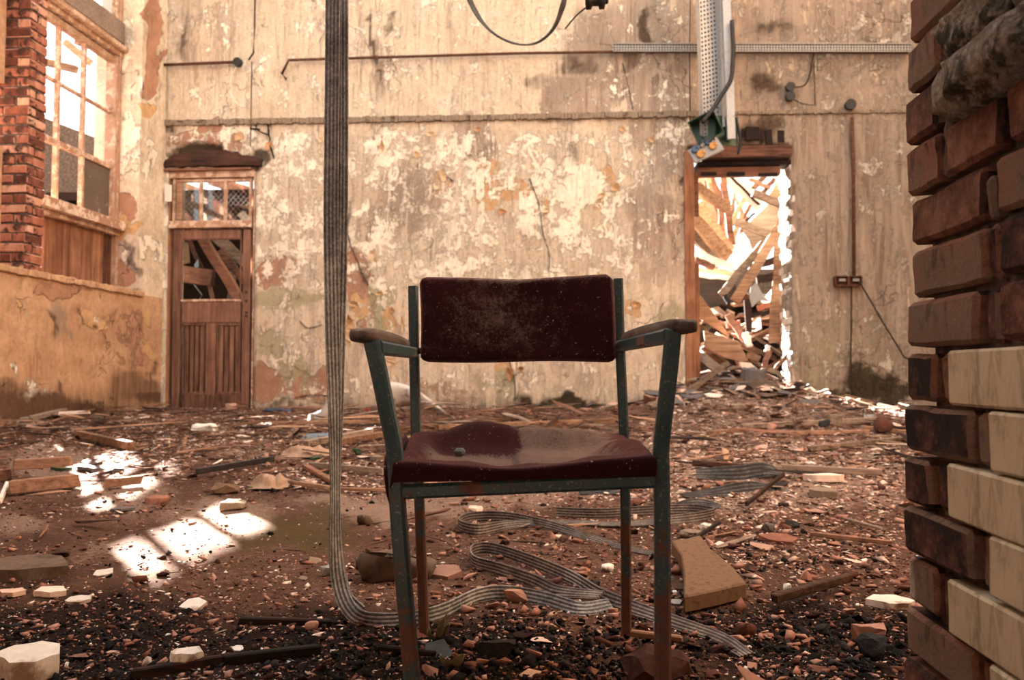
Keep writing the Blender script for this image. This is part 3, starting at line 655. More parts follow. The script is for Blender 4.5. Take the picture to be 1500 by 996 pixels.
leaf = MB(); a, b = at_y(250, 640, DY), at_y(266, 336, DY); leaf.box2((a.x, DY, a.z), (b.x, DY + .045, b.z)); leaf = leaf.build('door_leaf', W_, dr, bevel=.003)
ORG[leaf.name] = ORG[dr.name]
db(352, 336, 368, 640, 'stile', W_, parent=leaf); db(266, 336, 352, 350, 'top_rail', W_, parent=leaf); db(266, 441, 352, 473, 'lock_rail', W_, parent=leaf, dy=.002)
db(266, 578, 352, 640, 'bottom_rail', W_, parent=leaf, dy=.002); db(300, 473, 316, 578, 'centre_rail', W_, parent=leaf, dy=.002)
for x0, x1 in ((266, 300), (316, 352)):
    w = (x1 - x0 - 4) / 4
    for k in range(4): db(x0 + 2 + k * w + .15, 476, x0 + 2 + (k + 1) * w - .15, 577, 'plank', W_, .02, .018 + .002 * (k % 2), leaf, .003, .0)
    for (p, q, r, s_) in ((x0, 473, x1, 477), (x0, 574, x1, 578), (x0, 473, x0 + 3, 578), (x1 - 3, 473, x1, 578)): db(p, q, r, s_, 'moulding', W_, .02, .006, leaf, .004, 0)
for (p, q, r, s_) in ((265, 349, 353, 352), (265, 438, 353, 442), (264, 349, 267, 441), (351, 349, 354, 441)): db(p, q, r, s_, 'glazing_bead', FP if q == 438 else W_, .02, -.006, leaf, .003, 0)
for py_ in (428, 441, 458, 463):
    c_ = at_y(361, py_, DY); MB().lathe([(.016, .004), (.016, -.004), (.008, -.005)], (c_.x, DY - .002, c_.z), 12, 'y').build('lock_hole', MAT['black'], leaf)
GW = M_glass('wired_glass', (70, 50, 40), (.62, .95)); MAT['wired'] = GW
for x0, x1 in ((268, 291), (296, 327), (332, 364)):
    pn = db(x0, 267, x1, 323, 'pane', GW, .004, .02, bev=0, jit=0)
    a, b = at_y(x0, 323, DY), at_y(x1, 267, DY); m = MB(); s_ = .06
    for sgn in (1, -1):
        for k in range(-12, 16):
            t0 = []
            for q in np.linspace(0, b.z - a.z, 2):
                pass
            c0 = k * s_
            z0, z1 = 0.0, b.z - a.z
            pts = []
            xa = c0; xb = c0 + z1 * .9
            lo, hi = max(0, -xa / .9), min(z1, (b.x - a.x - xa) / .9)
            if hi - lo < .02: continue
            P0 = (xa + lo * .9, lo); P1 = (xa + hi * .9, hi)
            fx = (lambda q: a.x + q) if sgn > 0 else (lambda q: b.x - q)
            m.tube([(fx(P0[0]), DY + .022, a.z + P0[1]), (fx(P1[0]), DY + .022, a.z + P1[1])], .0016, 4)
    m.build('wire_mesh', MAT['panelgrey'], dr, kind='stuff')
# white card tag hanging by the door frame
MB().box2(tuple(at_y(241, 295, 8.93)), tuple(at_y(252, 271, 8.94)), .002).build('card_tag', MAT['sheet'], bevel=.002, label='small pale card hanging on the frame beside the wooden door', cat='tag')
# charred lintel over the door
m = MB(); a, b = at_y(240, 246, 9), at_y(384, 244, 9); n = 16; vs = []
for i in range(n + 1):
    t_ = i / n; x = a.x + (b.x - a.x) * t_; hump = math.sin(math.pi * min(1, t_ * 1.05)) ** .7
    zt = at_y(300, 233 - 14 * hump + rnd.uniform(-2, 2), 9).z; zb = a.z + rnd.uniform(-.01, .01)
    vs += [(x, 8.955 + rnd.uniform(-.01, .01), zb), (x, 8.965 + rnd.uniform(-.012, .012), (zb + zt) / 2), (x, 9.0 + rnd.uniform(-.01, .01), zt), (x, 9.2, zt), (x, 9.2, zb)]
m.add(vs, [(i * 5 + k, i * 5 + (k + 1) % 5, i * 5 + 5 + (k + 1) % 5, i * 5 + 5 + k) for i in range(n) for k in range(5)] + [(4, 3, 2, 1, 0), tuple(n * 5 + k for k in range(5))])
m.build('charred_lintel', MAT['burnt'], dr, bevel=.004, label='charred bowed timber lintel'); db(243, 247, 372, 253, 'lintel_board', MAT['redwood'], .1, -.08)

# ---- right doorway: what is left of its frame
d2 = thing('door_2', None, None, (at_y(1085, 500, 9).x, 9.05, 0), kind='structure')
def d2b(x0, y0, x1, y1, name, mat, th, Y0, jit=.003):
    a, b = at_y(x0, y1, 9.0), at_y(x1, y0, 9.0); return MB().box2((a.x, Y0, a.z), (b.x, Y0 + th, b.z), jit).build(name, mat, d2, bevel=.006)
d2b(1005, 222, 1016, 590, 'frame_jamb', MAT['jamb'], .16, 8.98); d2b(1016, 250, 1024, 316, 'frame_board', MAT['redwood'], .05, 9.03); d2b(1017, 385, 1025, 590, 'frame_board', MAT['jamb'], .06, 9.03)
d2b(1013, 316, 1018, 590, 'frame_board', MAT['timber'], .05, 9.02)
d2b(1030, 214, 1158, 233, 'lintel', MAT['redwood'], .2, 8.93); d2b(1022, 233, 1160, 243, 'lintel', MAT['burnt'], .25, 9.02); d2b(1022, 242, 1145, 257, 'frame_head', MAT['redwood'], .1, 9.04)
d2b(1028, 251, 1050, 257, 'batten', MAT['burnt'], .04, 9.01); d2b(1066, 251, 1092, 257, 'batten', MAT['burnt'], .04, 9.01); d2b(1112, 252, 1140, 258, 'batten', MAT['burnt'], .04, 9.01)
wb = [rough_mesh('brick', (.1, .2, .072), .008, .006, 1, k + 20, MAT['whiteb'], 16) for k in range(4)]
for k in range(34):
    z = .34 + k * .083
    if z > D2[2] - .1: break
    o_ = .1 if k % 2 else 0
    for q in range(2):
        inst('brick', rnd.choice(wb), d2, (D2[1] + .05 + rnd.uniform(-.006, .006), 9.12 + o_ + q * .21, z), (rnd.uniform(-.02, .02), rnd.uniform(-.02, .02), rnd.uniform(-.03, .03)), (1, .98, 1.12))

# ---- near brick pier of the opening the camera stands in
PX = .55; Z0 = CAM_H + (550 - 295.5) * 1.36 / 1200; CP = .0833
wr = MB().box2((PX + .022, .2, -.1), (1.0, 1.345, 2.6)).build('wall_right', MAT['mortar'], kind='structure', loc=(PX + .2, .8, 0))
def yface(px, n): return at_x(px, 550 - (Z0 + (n + .5) * CP - CAM_H) * 1200 / 1.25, PX).y
def near_brick(n, x0, x1, mat='brick_near', name='brick', prot=0.0, rows=1, amp=.0034, bev=.007, label=None, cuts=3):
    y1, y0 = yface(x0, n), (yface(x1, n) if x1 < 1560 else yface(x1, n))
    g = .006 if mat != 'glazed' else .003
    d = (.16, max(.012, y1 - y0 - g * .6), CP * rows - .010 if mat != 'glazed' else CP * rows - .004)
    me = rough_mesh(name, d, min(bev, d[1] * .3), amp, cuts, rnd.random() * 9, MAT[mat], 20)
    return inst(name, me, wr, (PX + .08 - prot, (y0 + y1) / 2, Z0 + n * CP + CP * rows / 2), (rnd.uniform(-.012, .012), rnd.uniform(-.02, .02), rnd.uniform(-.012, .012)), label=label)
for n, L in {5: [(1326, 1420), (1424, 1520)], 4: [(1326, 1380), (1384, 1520)], 3: [(1326, 1436)], 2: [(1327, 1374)], 1: [(1328, 1376)], 0: [(1330, 1379), (1384, 1466), (1478, 1640)],
             -1: [(1332, 1439), (1457, 1640)], -2: [(1332, 1439), (1443, 1458), (1463, 1640)], -3: [(1331, 1432), (1437, 1459), (1465, 1640)], -4: [(1326, 1366), (1369, 1388)],
             -5: [(1325, 1424), (1428, 1450)], -6: [(1325, 1362), (1364, 1384)], -7: [(1325, 1424), (1428, 1449)], -8: [(1325, 1367), (1370, 1386)], -9: [(1325, 1422), (1425, 1446)], -10: [(1326, 1370), (1372, 1388)], -11: [(1326, 1424), (1427, 1449)]}.items():
    for x0, x1 in L: near_brick(n, x0, x1, prot=rnd.uniform(-.005, .006) - (.008 if x1 - x0 < 28 else 0))
for n in (-4, -6, -8, -10): near_brick(n, 1390, 1556, 'glazed', 'glazed_brick', .004, amp=.0008, bev=.004, label='cream glazed brick'); near_brick(n, 1558, 1800, 'glazed', 'glazed_brick', .004, amp=.0008, bev=.004)
for n in (-5, -7, -9, -11): near_brick(n, 1452, 1700, 'glazed', 'glazed_brick', .004, amp=.0008, bev=.004, label='cream glazed brick')
def near_stone(n0, n1, x0, x1, prot, seed):
    y1, y0 = yface(x0, (n0 + n1) / 2), yface(x1, (n0 + n1) / 2); z0, z1 = Z0 + n0 * CP, Z0 + n1 * CP
    from mathutils import noise as mn
    bm = bmesh.new(); bmesh.ops.create_icosphere(bm, subdivisions=4, radius=1.0)
    for v in bm.verts:
        p = v.co.copy(); q = Vector([math.copysign(abs(c_) ** .5, c_) for c_ in p]); k = 1 + .14 * mn.noise(p * 1.6 + Vector((seed, 0, 0))) + .09 * mn.noise(p * 5 + Vector((seed, 3, 0))) + .04 * mn.noise(p * 14)
        v.co = Vector((q.x * .09 * k, q.y * (y1 - y0) / 2 * k, q.z * (z1 - z0) / 2 * k))
    me = bpy.data.meshes.new('stone'); bm.to_mesh(me); bm.free(); me.polygons.foreach_set('use_smooth', [True] * len(me.polygons)); me.materials.append(MAT['stone'])
    return inst('stone', me, wr, (PX + .07 - prot, (y0 + y1) / 2, (z0 + z1) / 2), label='mossy grey stone built into the brick pier')
near_stone(1.85, 2.95, 1374, 1476, .0, 3); near_stone(1.9, 2.9, 1474, 1640, .0, 9); near_stone(.90, 2.0, 1378, 1560, .014, 5); near_stone(1.0, 1.95, 1556, 1700, .0, 15); near_stone(2.8, 3.8, 1440, 1700, 0, 7)
for n, x0, x1 in ((-1, 1441, 1454), (0, 1374, 1385), (0.45, 1374, 1386)): near_brick(n, x0, x1, 'rubblestone', 'mortar_lump', -.004, .8, .008, .01)
# rest of the front wall beside and above the opening, the wall on the right, a patch of roof over the near end
wf = MB(); wf.box2((-5.2, .95, -.1), (-1.75, 1.36, 2.75)); wf.box2((-1.75, .95, 2.5), (PX + .03, 1.36, 2.75)); wf.box2((1.0, .95, -.1), (5.2, 1.36, 2.75)); wf.box2((PX + .03, .95, 2.5), (1.0, 1.36, 2.75))
wf.build('wall_front', MAT['plaster_side'], kind='structure', loc=(0, 1.1, 0))
MB().box2((4.9, 1.2, -.1), (5.2, 9.4, 8.0)).build('wall_east', MAT['plaster_side'], kind='structure')
MB().box2((-5.2, -3.2, 3.3), (5.2, .1, 3.45)).build('ceiling', MAT['redwood'], kind='structure')
m = MB(); m.box2((-5.2, -3.3, -.1), (5.2, -3.1, 3.3)); m.box2((-5.2, -3.1, -.1), (-5.0, .95, 3.3)); m.box2((5.0, -3.1, -.1), (5.2, .95, 3.3)); m.build('wall_rear', MAT['plaster_side'], kind='structure')

# ---- the ground
gy = np.unique(np.concatenate([np.linspace(-1.5, 1.4, 30), 1.4 * (9.45 / 1.4) ** np.linspace(0, 1, 330), np.linspace(9.45, 22, 40)]).round(4))
gx = np.unique(np.concatenate([np.linspace(-12, -4.7, 20), np.linspace(-4.7, 4.95, 400), np.linspace(4.95, 12, 20)]).round(4))
GB = dict(pale=[(75, 675, 110, 30, .6), (180, 722, 100, 34, .6), (320, 758, 120, 40, .6), (360, 655, 70, 26, .5), (170, 812, 80, 20, .5), (30, 772, 70, 24, .6), (560, 745, 180, 22, .7), (700, 730, 260, 30, .6), (1150, 690, 280, 90, .72), (900, 650, 400, 50, .5), (1130, 610, 200, 40, .6), (1010, 680, 140, 50, .6), (320, 760, 120, 40, .35), (470, 880, 60, 20, .35)],  # some pale blobs brighten the soil colour where sun patches land
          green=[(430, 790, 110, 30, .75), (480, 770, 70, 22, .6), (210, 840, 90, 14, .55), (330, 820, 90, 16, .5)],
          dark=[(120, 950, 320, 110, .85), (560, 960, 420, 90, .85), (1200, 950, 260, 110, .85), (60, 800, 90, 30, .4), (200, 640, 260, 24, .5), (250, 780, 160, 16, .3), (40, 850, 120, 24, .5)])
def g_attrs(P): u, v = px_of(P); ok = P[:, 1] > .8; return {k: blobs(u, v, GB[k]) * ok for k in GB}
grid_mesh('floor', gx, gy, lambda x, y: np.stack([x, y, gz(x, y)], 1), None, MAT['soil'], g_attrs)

# ================================================================== THINGS: the armchair
YF, YB = 1.405, 1.82
ch = thing('armchair', 'derelict steel framed armchair with torn maroon velvet seat in the rubble', 'chair', (.03, 1.6, 0))
def sq(w, b=.18):
    h = w / 2; k = h * (1 - b * 2)
    return [(-h, -k), (-k, -h), (k, -h), (h, -k), (h, k), (k, h), (-k, h), (-h, k)]
E = MAT['enamel']
def leg(pts, w, name='leg'):
    P = [at_y(px, py, Y) for px, py, Y in pts]
    return MB().sweep(smooth_path([tuple(p) for p in P], 5), sq(w), up=(0, 1, 0)).build(name, E, ch, smooth=False)
zb = gzf(.1, YF) - .005
def foot(px, Y):
    p = at_z(px, 1040, 0); return None
leg([(545, 500, 1.365), (556, 548, 1.375), (569, 612, 1.39), (577.5, 655, 1.40), (581, 700, 1.405), (584, 760, 1.405), (594, 880, 1.40), (607, 1034, 1.395)], .0262)
leg([(986, 482, 1.365), (982, 530, 1.375), (973, 610, 1.39), (968.5, 655, 1.40), (969, 700, 1.405), (970, 780, 1.405), (970.5, 880, 1.40), (971, 1036, 1.395)], .0262)
leg([(605.5, 420, 1.86), (606.5, 500, 1.845), (608.5, 600, 1.825), (610, 660, 1.82), (614.5, 735, 1.82), (618, 830, 1.82), (622, 936, 1.82)], .0215)
leg([(905.5, 409, 1.86), (908, 500, 1.845), (912.5, 600, 1.825), (914, 660, 1.82), (916, 735, 1.82), (917, 830, 1.82), (917.5, 927, 1.82)], .0215)
def bar(name, a, b, w, h=None, up=(0, 0, 1), mat=None):
    h = h or w; pr = [(x * w, y * h) for x, y in sq(1.0)]
    return MB().sweep([a, b], pr, up=up).build(name, mat or E, ch)
bar('front_rail', at_y(580, 721, 1.405), at_y(969, 703, 1.405), .019, .024)
bar('side_rail', at_y(582, 718, 1.405), at_y(611, 690, 1.82), .019, .024); bar('side_rail', at_y(969, 703, 1.405), at_y(915, 676, 1.82), .019, .024)
bar('back_rail', at_y(611, 688, 1.82), at_y(915, 676, 1.82), .019, .022)
bar('arm_bar', at_y(551, 509, 1.365), at_y(606, 517, 1.845), .024); bar('arm_bar', at_y(981, 492, 1.365), at_y(908, 507, 1.845), .024)
for px, py in ((609, 514), (905, 508)):
    c_ = at_y(px, py, 1.836); MB().lathe([(.007, -.012), (.009, 0), (.007, .012)], c_, 10, 'x').build('bolt', MAT['rust'], ch)
# wooden arm pads
def pad(side):
    if side < 0: pf_, pr_ = at_y(536, 490.5, 1.335), at_y(590, 508, 1.80); ov = -.01
    else: pf_, pr_ = at_y(998, 477, 1.335), at_y(920, 498, 1.80); ov = .01
    ax = (pr_ - pf_); L = ax.length; ax.normalize(); up = Vector((0, 0, 1)); rt = ax.cross(up).normalized(); up = rt.cross(ax)
    m = MB(); n = 14; k = 12; vs = []
    for i in range(n + 1):
        t_ = i / n; w = .044 * (1 - .12 * t_); h = .025
        if i == 0: w *= .55; h *= .45
        elif i == 1: w *= .9; h *= .85
        elif i == n: w *= .8; h *= .8
        s_ = [0, .012, .04][i] if i < 3 else L * t_
        lat = side * .012 * (1 - t_) ** 2
        for q in range(k):
            a = 2 * math.pi * (q + .5) / k; cx, cz = math.cos(a), math.sin(a)
            f = 1 / max(abs(cx) ** 7 + abs(cz) ** 7, 1e-6) ** (1 / 7)
            vs.append(pf_ + ax * s_ + rt * (cx * f * w / 2 + lat) + up * (cz * f * h / 2 + .004 * math.sin(t_ * 3)))
    m.add(vs, [(i * k + q, i * k + (q + 1) % k, i * k + k + (q + 1) % k, i * k + k + q) for i in range(n) for q in range(k)] + [tuple(range(k))[::-1], tuple(n * k + q for q in range(k))])
    return m.build('armrest', MAT['armwood'], ch, smooth=True, label='worn grey wooden arm pad')
pad(-1); pad(1)
# back cushion: bowed, rounded, sagging top edge
def backrest():
    nu, nv = 48, 26; m = MB(); vs = []; du = []
    for side in (0, 1):
        for j in range(nv + 1):
            for i in range(nu + 1):
                u, v = i / nu, j / nv
                xl = 612.5 + 1.5 * (1 - v) + 2.2 * math.sin(v * 3.1); xr = 898.5 + 4.5 * (1 - v) + 1.5 * math.sin(v * 3.1)
                # pull the corners in
                e = 1 - abs(2 * v - 1); xin = 5 * max(0, 1 - e / .10) ** 2
                px = (xl + xin) + (xr - xl - 2 * xin) * u
                top = 404.5 - 4.5 * max(0, (u - .5) * 2) ** 1.4 + 2.2 * math.exp(-((u - .5) / .16) ** 2); bot = 529.5 + 1.2 * math.sin(u * 7) + .5
                eu = 1 - abs(2 * u - 1); yin = 4.5 * max(0, 1 - eu / .05) ** 2
                py = (top + yin) * v + (bot - yin * .5) * (1 - v)
                bow = .020 * (1 - (2 * u - 1) ** 2)
                edge = min(1, (min(eu / .05, e / .10)))
                th = .024 * math.sqrt(max(0, 1 - (1 - edge) ** 2))
                Y = 1.812 + bow - (th if side == 0 else -th) + .0022 * math.sin(u * 9 + v * 5) * edge
                vs.append(tuple(at_y(px, py, 1.80) + Vector((0, Y - 1.80, 0)))); 
                du.append((.30 * math.exp(-((u - .38) / .28) ** 2 - ((v - .5) / .42) ** 2) + .06 + .5 * math.exp(-((v - 1) / .06) ** 2) * (.4 + math.exp(-((u - .52) / .12) ** 2)) + .12) if side == 0 else .4)
    N = (nu + 1) * (nv + 1); W_ = nu + 1
    fs = [(j * W_ + i, j * W_ + i + 1, (j + 1) * W_ + i + 1, (j + 1) * W_ + i) for j in range(nv) for i in range(nu)]
    fs += [tuple(N + k for k in f[::-1]) for f in fs]
    m.add(vs, fs); m.a['dust'] = du
    o = m.build('backrest', MAT['velvet'], ch, smooth=True)
    bm = bmesh.new(); bm.from_mesh(o.data); bmesh.ops.remove_doubles(bm, verts=bm.verts, dist=.0004); bm.to_mesh(o.data); bm.free()
    return o
backrest()
MB().box((at_y(757, 467, 1.84).x, 1.852, at_y(755, 467, 1.84).z), (.38, .012, .13)).build('back_board', MAT['burnt'], ch, bevel=.003)
# torn seat: cover gone flat in the middle, rolled edge in front, flap over the frame on one side
def seat():
    nu, nv = 72, 52; m = MB(); vs = []; du = []
    x0f, x1f = at_y(590, 700, 1.40).x, at_y(961, 690, 1.40).x; x0b, x1b = at_y(603, 650, 1.80).x, at_y(918, 650, 1.80).x
    xl_ = at_y(567, 700, 1.42).x
    G = lambda a, b: math.exp(-(a / b) ** 2)
    for j in range(nv + 1):
        for i in range(nu + 1):
            u, v = i / nu, j / nv
            # v: 0 lower front edge, .12 front face top, then back
            w = max(0, (v - .16) / .84); Y = 1.392 + .405 * w
            if v < .16: Y = 1.392 + .006 * math.sin(v / .16 * math.pi) * -1
            xa = x0f + (x0b - x0f) * w - .014 * (1 - w) * G(u, .1); xb = x1f + (x1b - x1f) * w
            x = xa + (xb - xa) * u
            tilt = (.006 - .0) * u
            sm = lambda a_, b_, q_: float(ss(a_, b_, q_))
            rim = .4225 + .006 * G(u, .12) + .022 * G(u - 1, .25) + .003 * math.sin(u * 11)
            low = .393 + .014 * u
            wr_ = .0015 * math.sin(26 * u + 5 * w) * G(w - .12, .1) + .012 * G(w - .16 - .25 * max(0, .35 - u), .035) * G(u - .16, .2)
            hol = sm(.10, .24, w) * (1 - sm(.80, .97, w)) * sm(.03, .16, u) * (1 - sm(.74, .95, u))
            back = .443 + .012 * G(u - .30, .2) + .004 * u
            z = rim + wr_ + (back - rim) * sm(.3, 1.0, w) - .040 * hol
            z += .014 * G(u - .06, .09) * G(w - .7, .3) + .010 * G(u - .92, .12) * G(w - .45, .25)
            rt_ = sm(.48, .52, u) * sm(.46, .6, w); z += .013 * G(u - .82, .2) * G(w - .36, .17); z += .016 * rt_ * (1 - sm(.7, 1, u)) + .010 * G(u - .49, .012) * sm(.34, .5, w) + .018 * (1 - sm(.46, .5, u)) * sm(.12, .3, u) * sm(.70, .84, w)
            hol = max(hol * (1 - sm(.70, .8, w) * (1 - rt_)), .85 * rt_ * (1 - sm(.85, .97, u)))
            z += .009 * float(fbm(np.array([u * 8]), np.array([w * 6]), 77, 5)[0]) + .006 * hol * float(fbm(np.array([u * 30]), np.array([w * 20]), 78, 2)[0])
            if v < .16: z = low + (rim + wr_ - low) * math.sin(v / .16 * math.pi / 2) ** .8
            elif u < .001 or u > .999: z -= .02
            vs.append((x, Y, z)); d_ = .12 + .72 * hol
            du.append(max(.05, d_))
    # apron round the edge
    W_ = nu + 1; fs = [(j * W_ + i, j * W_ + i + 1, (j + 1) * W_ + i + 1, (j + 1) * W_ + i) for j in range(nv) for i in range(nu)]
    n = len(vs)
    rim_ids = [(j * W_) for j in range(nv + 1)], [(j * W_ + nu) for j in range(nv + 1)], [nv * W_ + i for i in range(nu + 1)]
    for ids, out in ((rim_ids[0], (-.006, 0)), (rim_ids[1], (.005, 0)), (rim_ids[2], (0, .004))):
        st = len(vs)
        for k in ids: p = vs[k]; vs.append((p[0] + out[0], p[1] + out[1], min(p[2], .385 + .012 * (p[0] + .2)))); du.append(.1)
        for q in range(len(ids) - 1): fs.append((ids[q], ids[q + 1], st + q + 1, st + q))
    m.add(vs, fs); m.a['dust'] = du
    return m.build('seat', MAT['velvet'], ch, smooth=True)
st_ = seat()
# flap of loose cover hanging outside the near leg
m = MB(); vs = []; A = [((592, 640, 1.72), (567, 660, 1.52), (562, 690, 1.47)), ((596, 652, 1.70), (570, 690, 1.50), (565, 720, 1.47)), ((598, 690, 1.66), (574, 725, 1.50), (571, 742, 1.48))]
pts = [[tuple(at_y(*q)) for q in r] for r in A]; R_ = [smooth_path(r, 6) for r in pts]; n = len(R_[0])
cols_ = [smooth_path([R_[k][i] for k in range(3)], 6) for i in range(n)]; k = len(cols_[0])
m.add([tuple(p) for c_ in cols_ for p in c_], [(i * k + j, i * k + j + 1, (i + 1) * k + j + 1, (i + 1) * k + j) for i in range(n - 1) for j in range(k - 1)])
m.a['dust'] = [.1] * (n * k); fl = m.build('cover_flap', MAT['velvet'], ch, smooth=True); q = fl.modifiers.new('s', 'SOLIDIFY'); q.thickness = .006
# pebbles on the seat
for i, (px, py, Y, r, l) in enumerate(((673, 661, 1.60, .0105, 'grey blue pebble lying in the middle of the torn chair seat'), (626, 663, 1.62, .008, 'small grey blue pebble beside the chair seat edge'))):
    me = rough_mesh('pebble', (r * 2.2, r * 1.7, r * 1.5), r * .5, .001, 1, i + 3, MAT['bluelump'], 60); o = link(bpy.data.objects.new('pebble', me)); o.location = at_y(px, py, Y); o.location.z -= .002
    tag(o, l, 'pebble')

# ================================================================== belts
def belt(name, pts, wid, mat, label, cat='belt', th=.004, k=7):
    """pts: (point, width direction, [width factor])"""
    A = [tuple(p) + tuple(Vector(w).normalized()) + (f[0] if f else 1.0,) for p, w, *f in pts]; S = smooth_path(A, k)
    m = MB(); m.ribbon([(s[:3], s[3:6]) for s in S], [wid * s[6] for s in S], th)
    o = m.build(name, mat, smooth=False); return tag(o, label, cat)
X_, Z_, Yv = Vector((1, 0, 0)), Vector((0, 0, 1)), Vector((0, 1, 0))
BYd = 1.96
def hang(dx, dy, tail):
    pts = [(at_y(495 + dx, -420, BYd + dy), X_ * sg(dx)), (at_y(494 + dx, 0, BYd + dy), X_), (at_y(493 + dx * 1.1, 200, BYd + dy), X_ + Yv * .1), (at_y(492 + dx * 1.1, 330, BYd + dy), X_ + Yv * .2),
           (at_y(491.5 + dx * .7, 480, BYd + dy), X_ * .8 + Yv * .5), (at_y(492 + dx * .3, 600, BYd + dy), X_ * .6 + Yv * .7), (at_y(491.5 + dx * .1, 700, BYd + dy * .8), X_ * .35 + Yv * .9)]
    return pts
def sg(v): return 1
tail = [(at_y(491, 790, 1.95), X_ * .45 - Yv * .0 + Yv * .8), (at_y(496, 850, 1.94), X_ * .7 + Z_ * .3 + Yv * .5), (at_y(510, 889, 1.92), X_ * .5 + Z_ * .7 + Yv * .3), (at_y(535, 907, 1.90), Z_ + X_ * .3), (at_g(590, 908, .012), Z_ + Yv * .4),
        (at_g(645, 897, .016), Z_ + Yv * .25), (at_g(700, 872, .018), Z_ + Yv * .1), (at_g(745, 868, .02), Z_ + Yv * .15), (at_g(800, 878, .016), Z_ + Yv * .5), (at_g(850, 892, .012), Z_ + Yv * .9), (at_g(895, 886, .01), Z_ * .6 + Yv)]
belt('drive_belt', hang(-6.5, 0, 1) + tail, .036, MAT['belt'], 'long grey ribbed drive belt hanging from above and curling along the floor under the chair', k=10)
belt('drive_belt', hang(6.5, .012, 0) + [(at_y(492, 760, 1.985), X_ * .3 + Yv * .9), (at_y(495, 820, 1.99), X_ * .5 + Yv * .8), (at_y(505, 872, 1.98), X_ * .8 + Z_ * .3 + Yv * .2), (at_g(528, 897, .012), X_ * .5 + Z_ * .6)], .034, MAT['belt'], 'shorter second strand of grey belt hanging close against the long drive belt', k=10)
belt('belt_loop', [(at_g(1094, 960, .006), Yv * 1 + X_ * .4 + Z_ * .15, .9), (at_g(1055, 935, .008), Yv + X_ * .3 + Z_ * .3), (at_g(990, 912, .010), Yv + Z_ * .5), (at_g(930, 891, .014), Yv + Z_ * .7), (at_g(880, 872, .018), Yv * .6 + Z_), (at_g(835, 845, .02), Yv * .4 + Z_), (at_g(775, 820, .022), Yv * .2 + Z_),
                   (at_g(720, 803, .022), Z_ + Yv * .1), (at_g(692, 806, .022), Z_ - Yv * .0), (at_g(694, 822, .02), Z_), (at_g(730, 833, .018), Z_ + Yv * .1), (at_g(780, 850, .016), Z_ + Yv * .3), (at_g(815, 866, .014), Z_ * .6 + Yv), (at_g(880, 872, .03), Yv + Z_ * .2)], .036, MAT['belt_floor'], 'flat grey belt folded back with a frayed end on the floor under the chair')
belt('belt_loop', [(at_g(960, 812, .006), Yv + Z_ * .4, .5), (at_g(905, 800, .008), Yv + Z_ * .4, .6), (at_g(855, 785, .008), Yv + Z_ * .5, .7), (at_g(800, 768, .016), Yv * .4 + Z_, .8), (at_g(740, 757, .02), Z_), (at_g(690, 758, .022), Z_), (at_g(672, 768, .022), Z_), (at_g(700, 776, .02), Z_ + Yv * .1), (at_g(750, 768, .016), Z_ * .7 + Yv * .6, .8), (at_g(830, 765, .012), Z_ * .4 + Yv, .7), (at_g(900, 768, .012), Z_ * .3 + Yv, .8), (at_g(965, 764, .014), Z_ * .5 + Yv), (at_g(1020, 758, .02), Z_ + Yv * .3), (at_g(1046, 751, .02), Z_), (at_g(1010, 746, .02), Z_ + Yv * .2), (at_g(950, 748, .02), Z_ + Yv * .2), (at_g(880, 752, .02), Z_), (at_g(815, 750, .02), Z_)],
     .042, MAT['belt_floor'], 'dusty flat belt coiled in long loops on the floor just beyond the chair legs')
belt('belt_strip', [(at_g(1000, 726, .01), Yv + Z_ * .3, .6), (at_g(1050, 722, .012), Yv + Z_ * .6), (at_g(1090, 716, .016), Z_ + Yv * .6), (at_g(1130, 712, .012), Yv + Z_ * .2), (at_g(1152, 706, .01), Yv, .5)], .07, MAT['belt_dark'], 'dark twisted strip of belt on the debris to the right of the chair')
belt('belt_strip', [(at_g(1020, 694, .02), Yv + Z_ * .5), (at_g(1080, 693, .03), Z_ + Yv * .5), (at_g(1120, 688, .04), Z_ + Yv * .8), (at_g(1145, 695, .02), Yv + Z_ * .3)], .08, MAT['belt_dark'], 'dark buckled belt strip further back on the debris toward the doorway')
belt('belt_strip', [(at_g(985, 748, .01), Yv + Z_ * .5), (at_g(1020, 738, .016), Yv + Z_ * .8), (at_g(1055, 742, .012), Yv + Z_ * .3, .7)], .06, MAT['belt_dark'], 'short dark belt end lying beside the rear right chair leg')
belt('belt_strip', [(at_g(850, 722, .01), Yv + Z_ * .5, .5), (at_g(880, 717, .012), Yv + Z_ * .6), (at_g(905, 722, .01), Yv + Z_ * .3, .5)], .06, MAT['belt_dark'], 'small dark scrap of belt seen between the chair legs')
# dark loop hanging at the top of the picture and its pulley
LY = 4.0
belt('hanging_belt', [(at_y(660, -160, LY), X_ * .4 + Yv), (at_y(680, -30, LY), X_ * .3 + Yv + Z_ * .2), (at_y(697, 18, LY), Yv + X_ * .3 + Z_ * .3), (at_y(722, 48, LY), Yv + Z_ * .45), (at_y(755, 64, LY), Yv + Z_ * .45), (at_y(785, 63, LY), Yv + Z_ * .35), (at_y(808, 45, LY), Yv + Z_ * .2), (at_y(822, 15, LY), Yv + X_ * .15), (at_y(828, -20, LY), Yv + X_ * .25), (at_y(832, -160, LY), Yv + X_ * .3)], .07, MAT['belt_dark'], 'dark rubber belt drooping in a loop from above, high over the chair', th=.006)
pu = thing('cable_pulley', 'black pulley fitting with a thin cord at the top edge above the wall', 'pulley', at_y(872, 2, LY))
c_ = at_y(872, 0, LY); MB().lathe([(.02, -.05), (.045, -.045), (.045, -.02), (.03, -.015), (.03, .015), (.045, .02), (.045, .045), (.02, .05)], c_, 16, 'x').build('wheel', MAT['black'], pu, smooth=True)
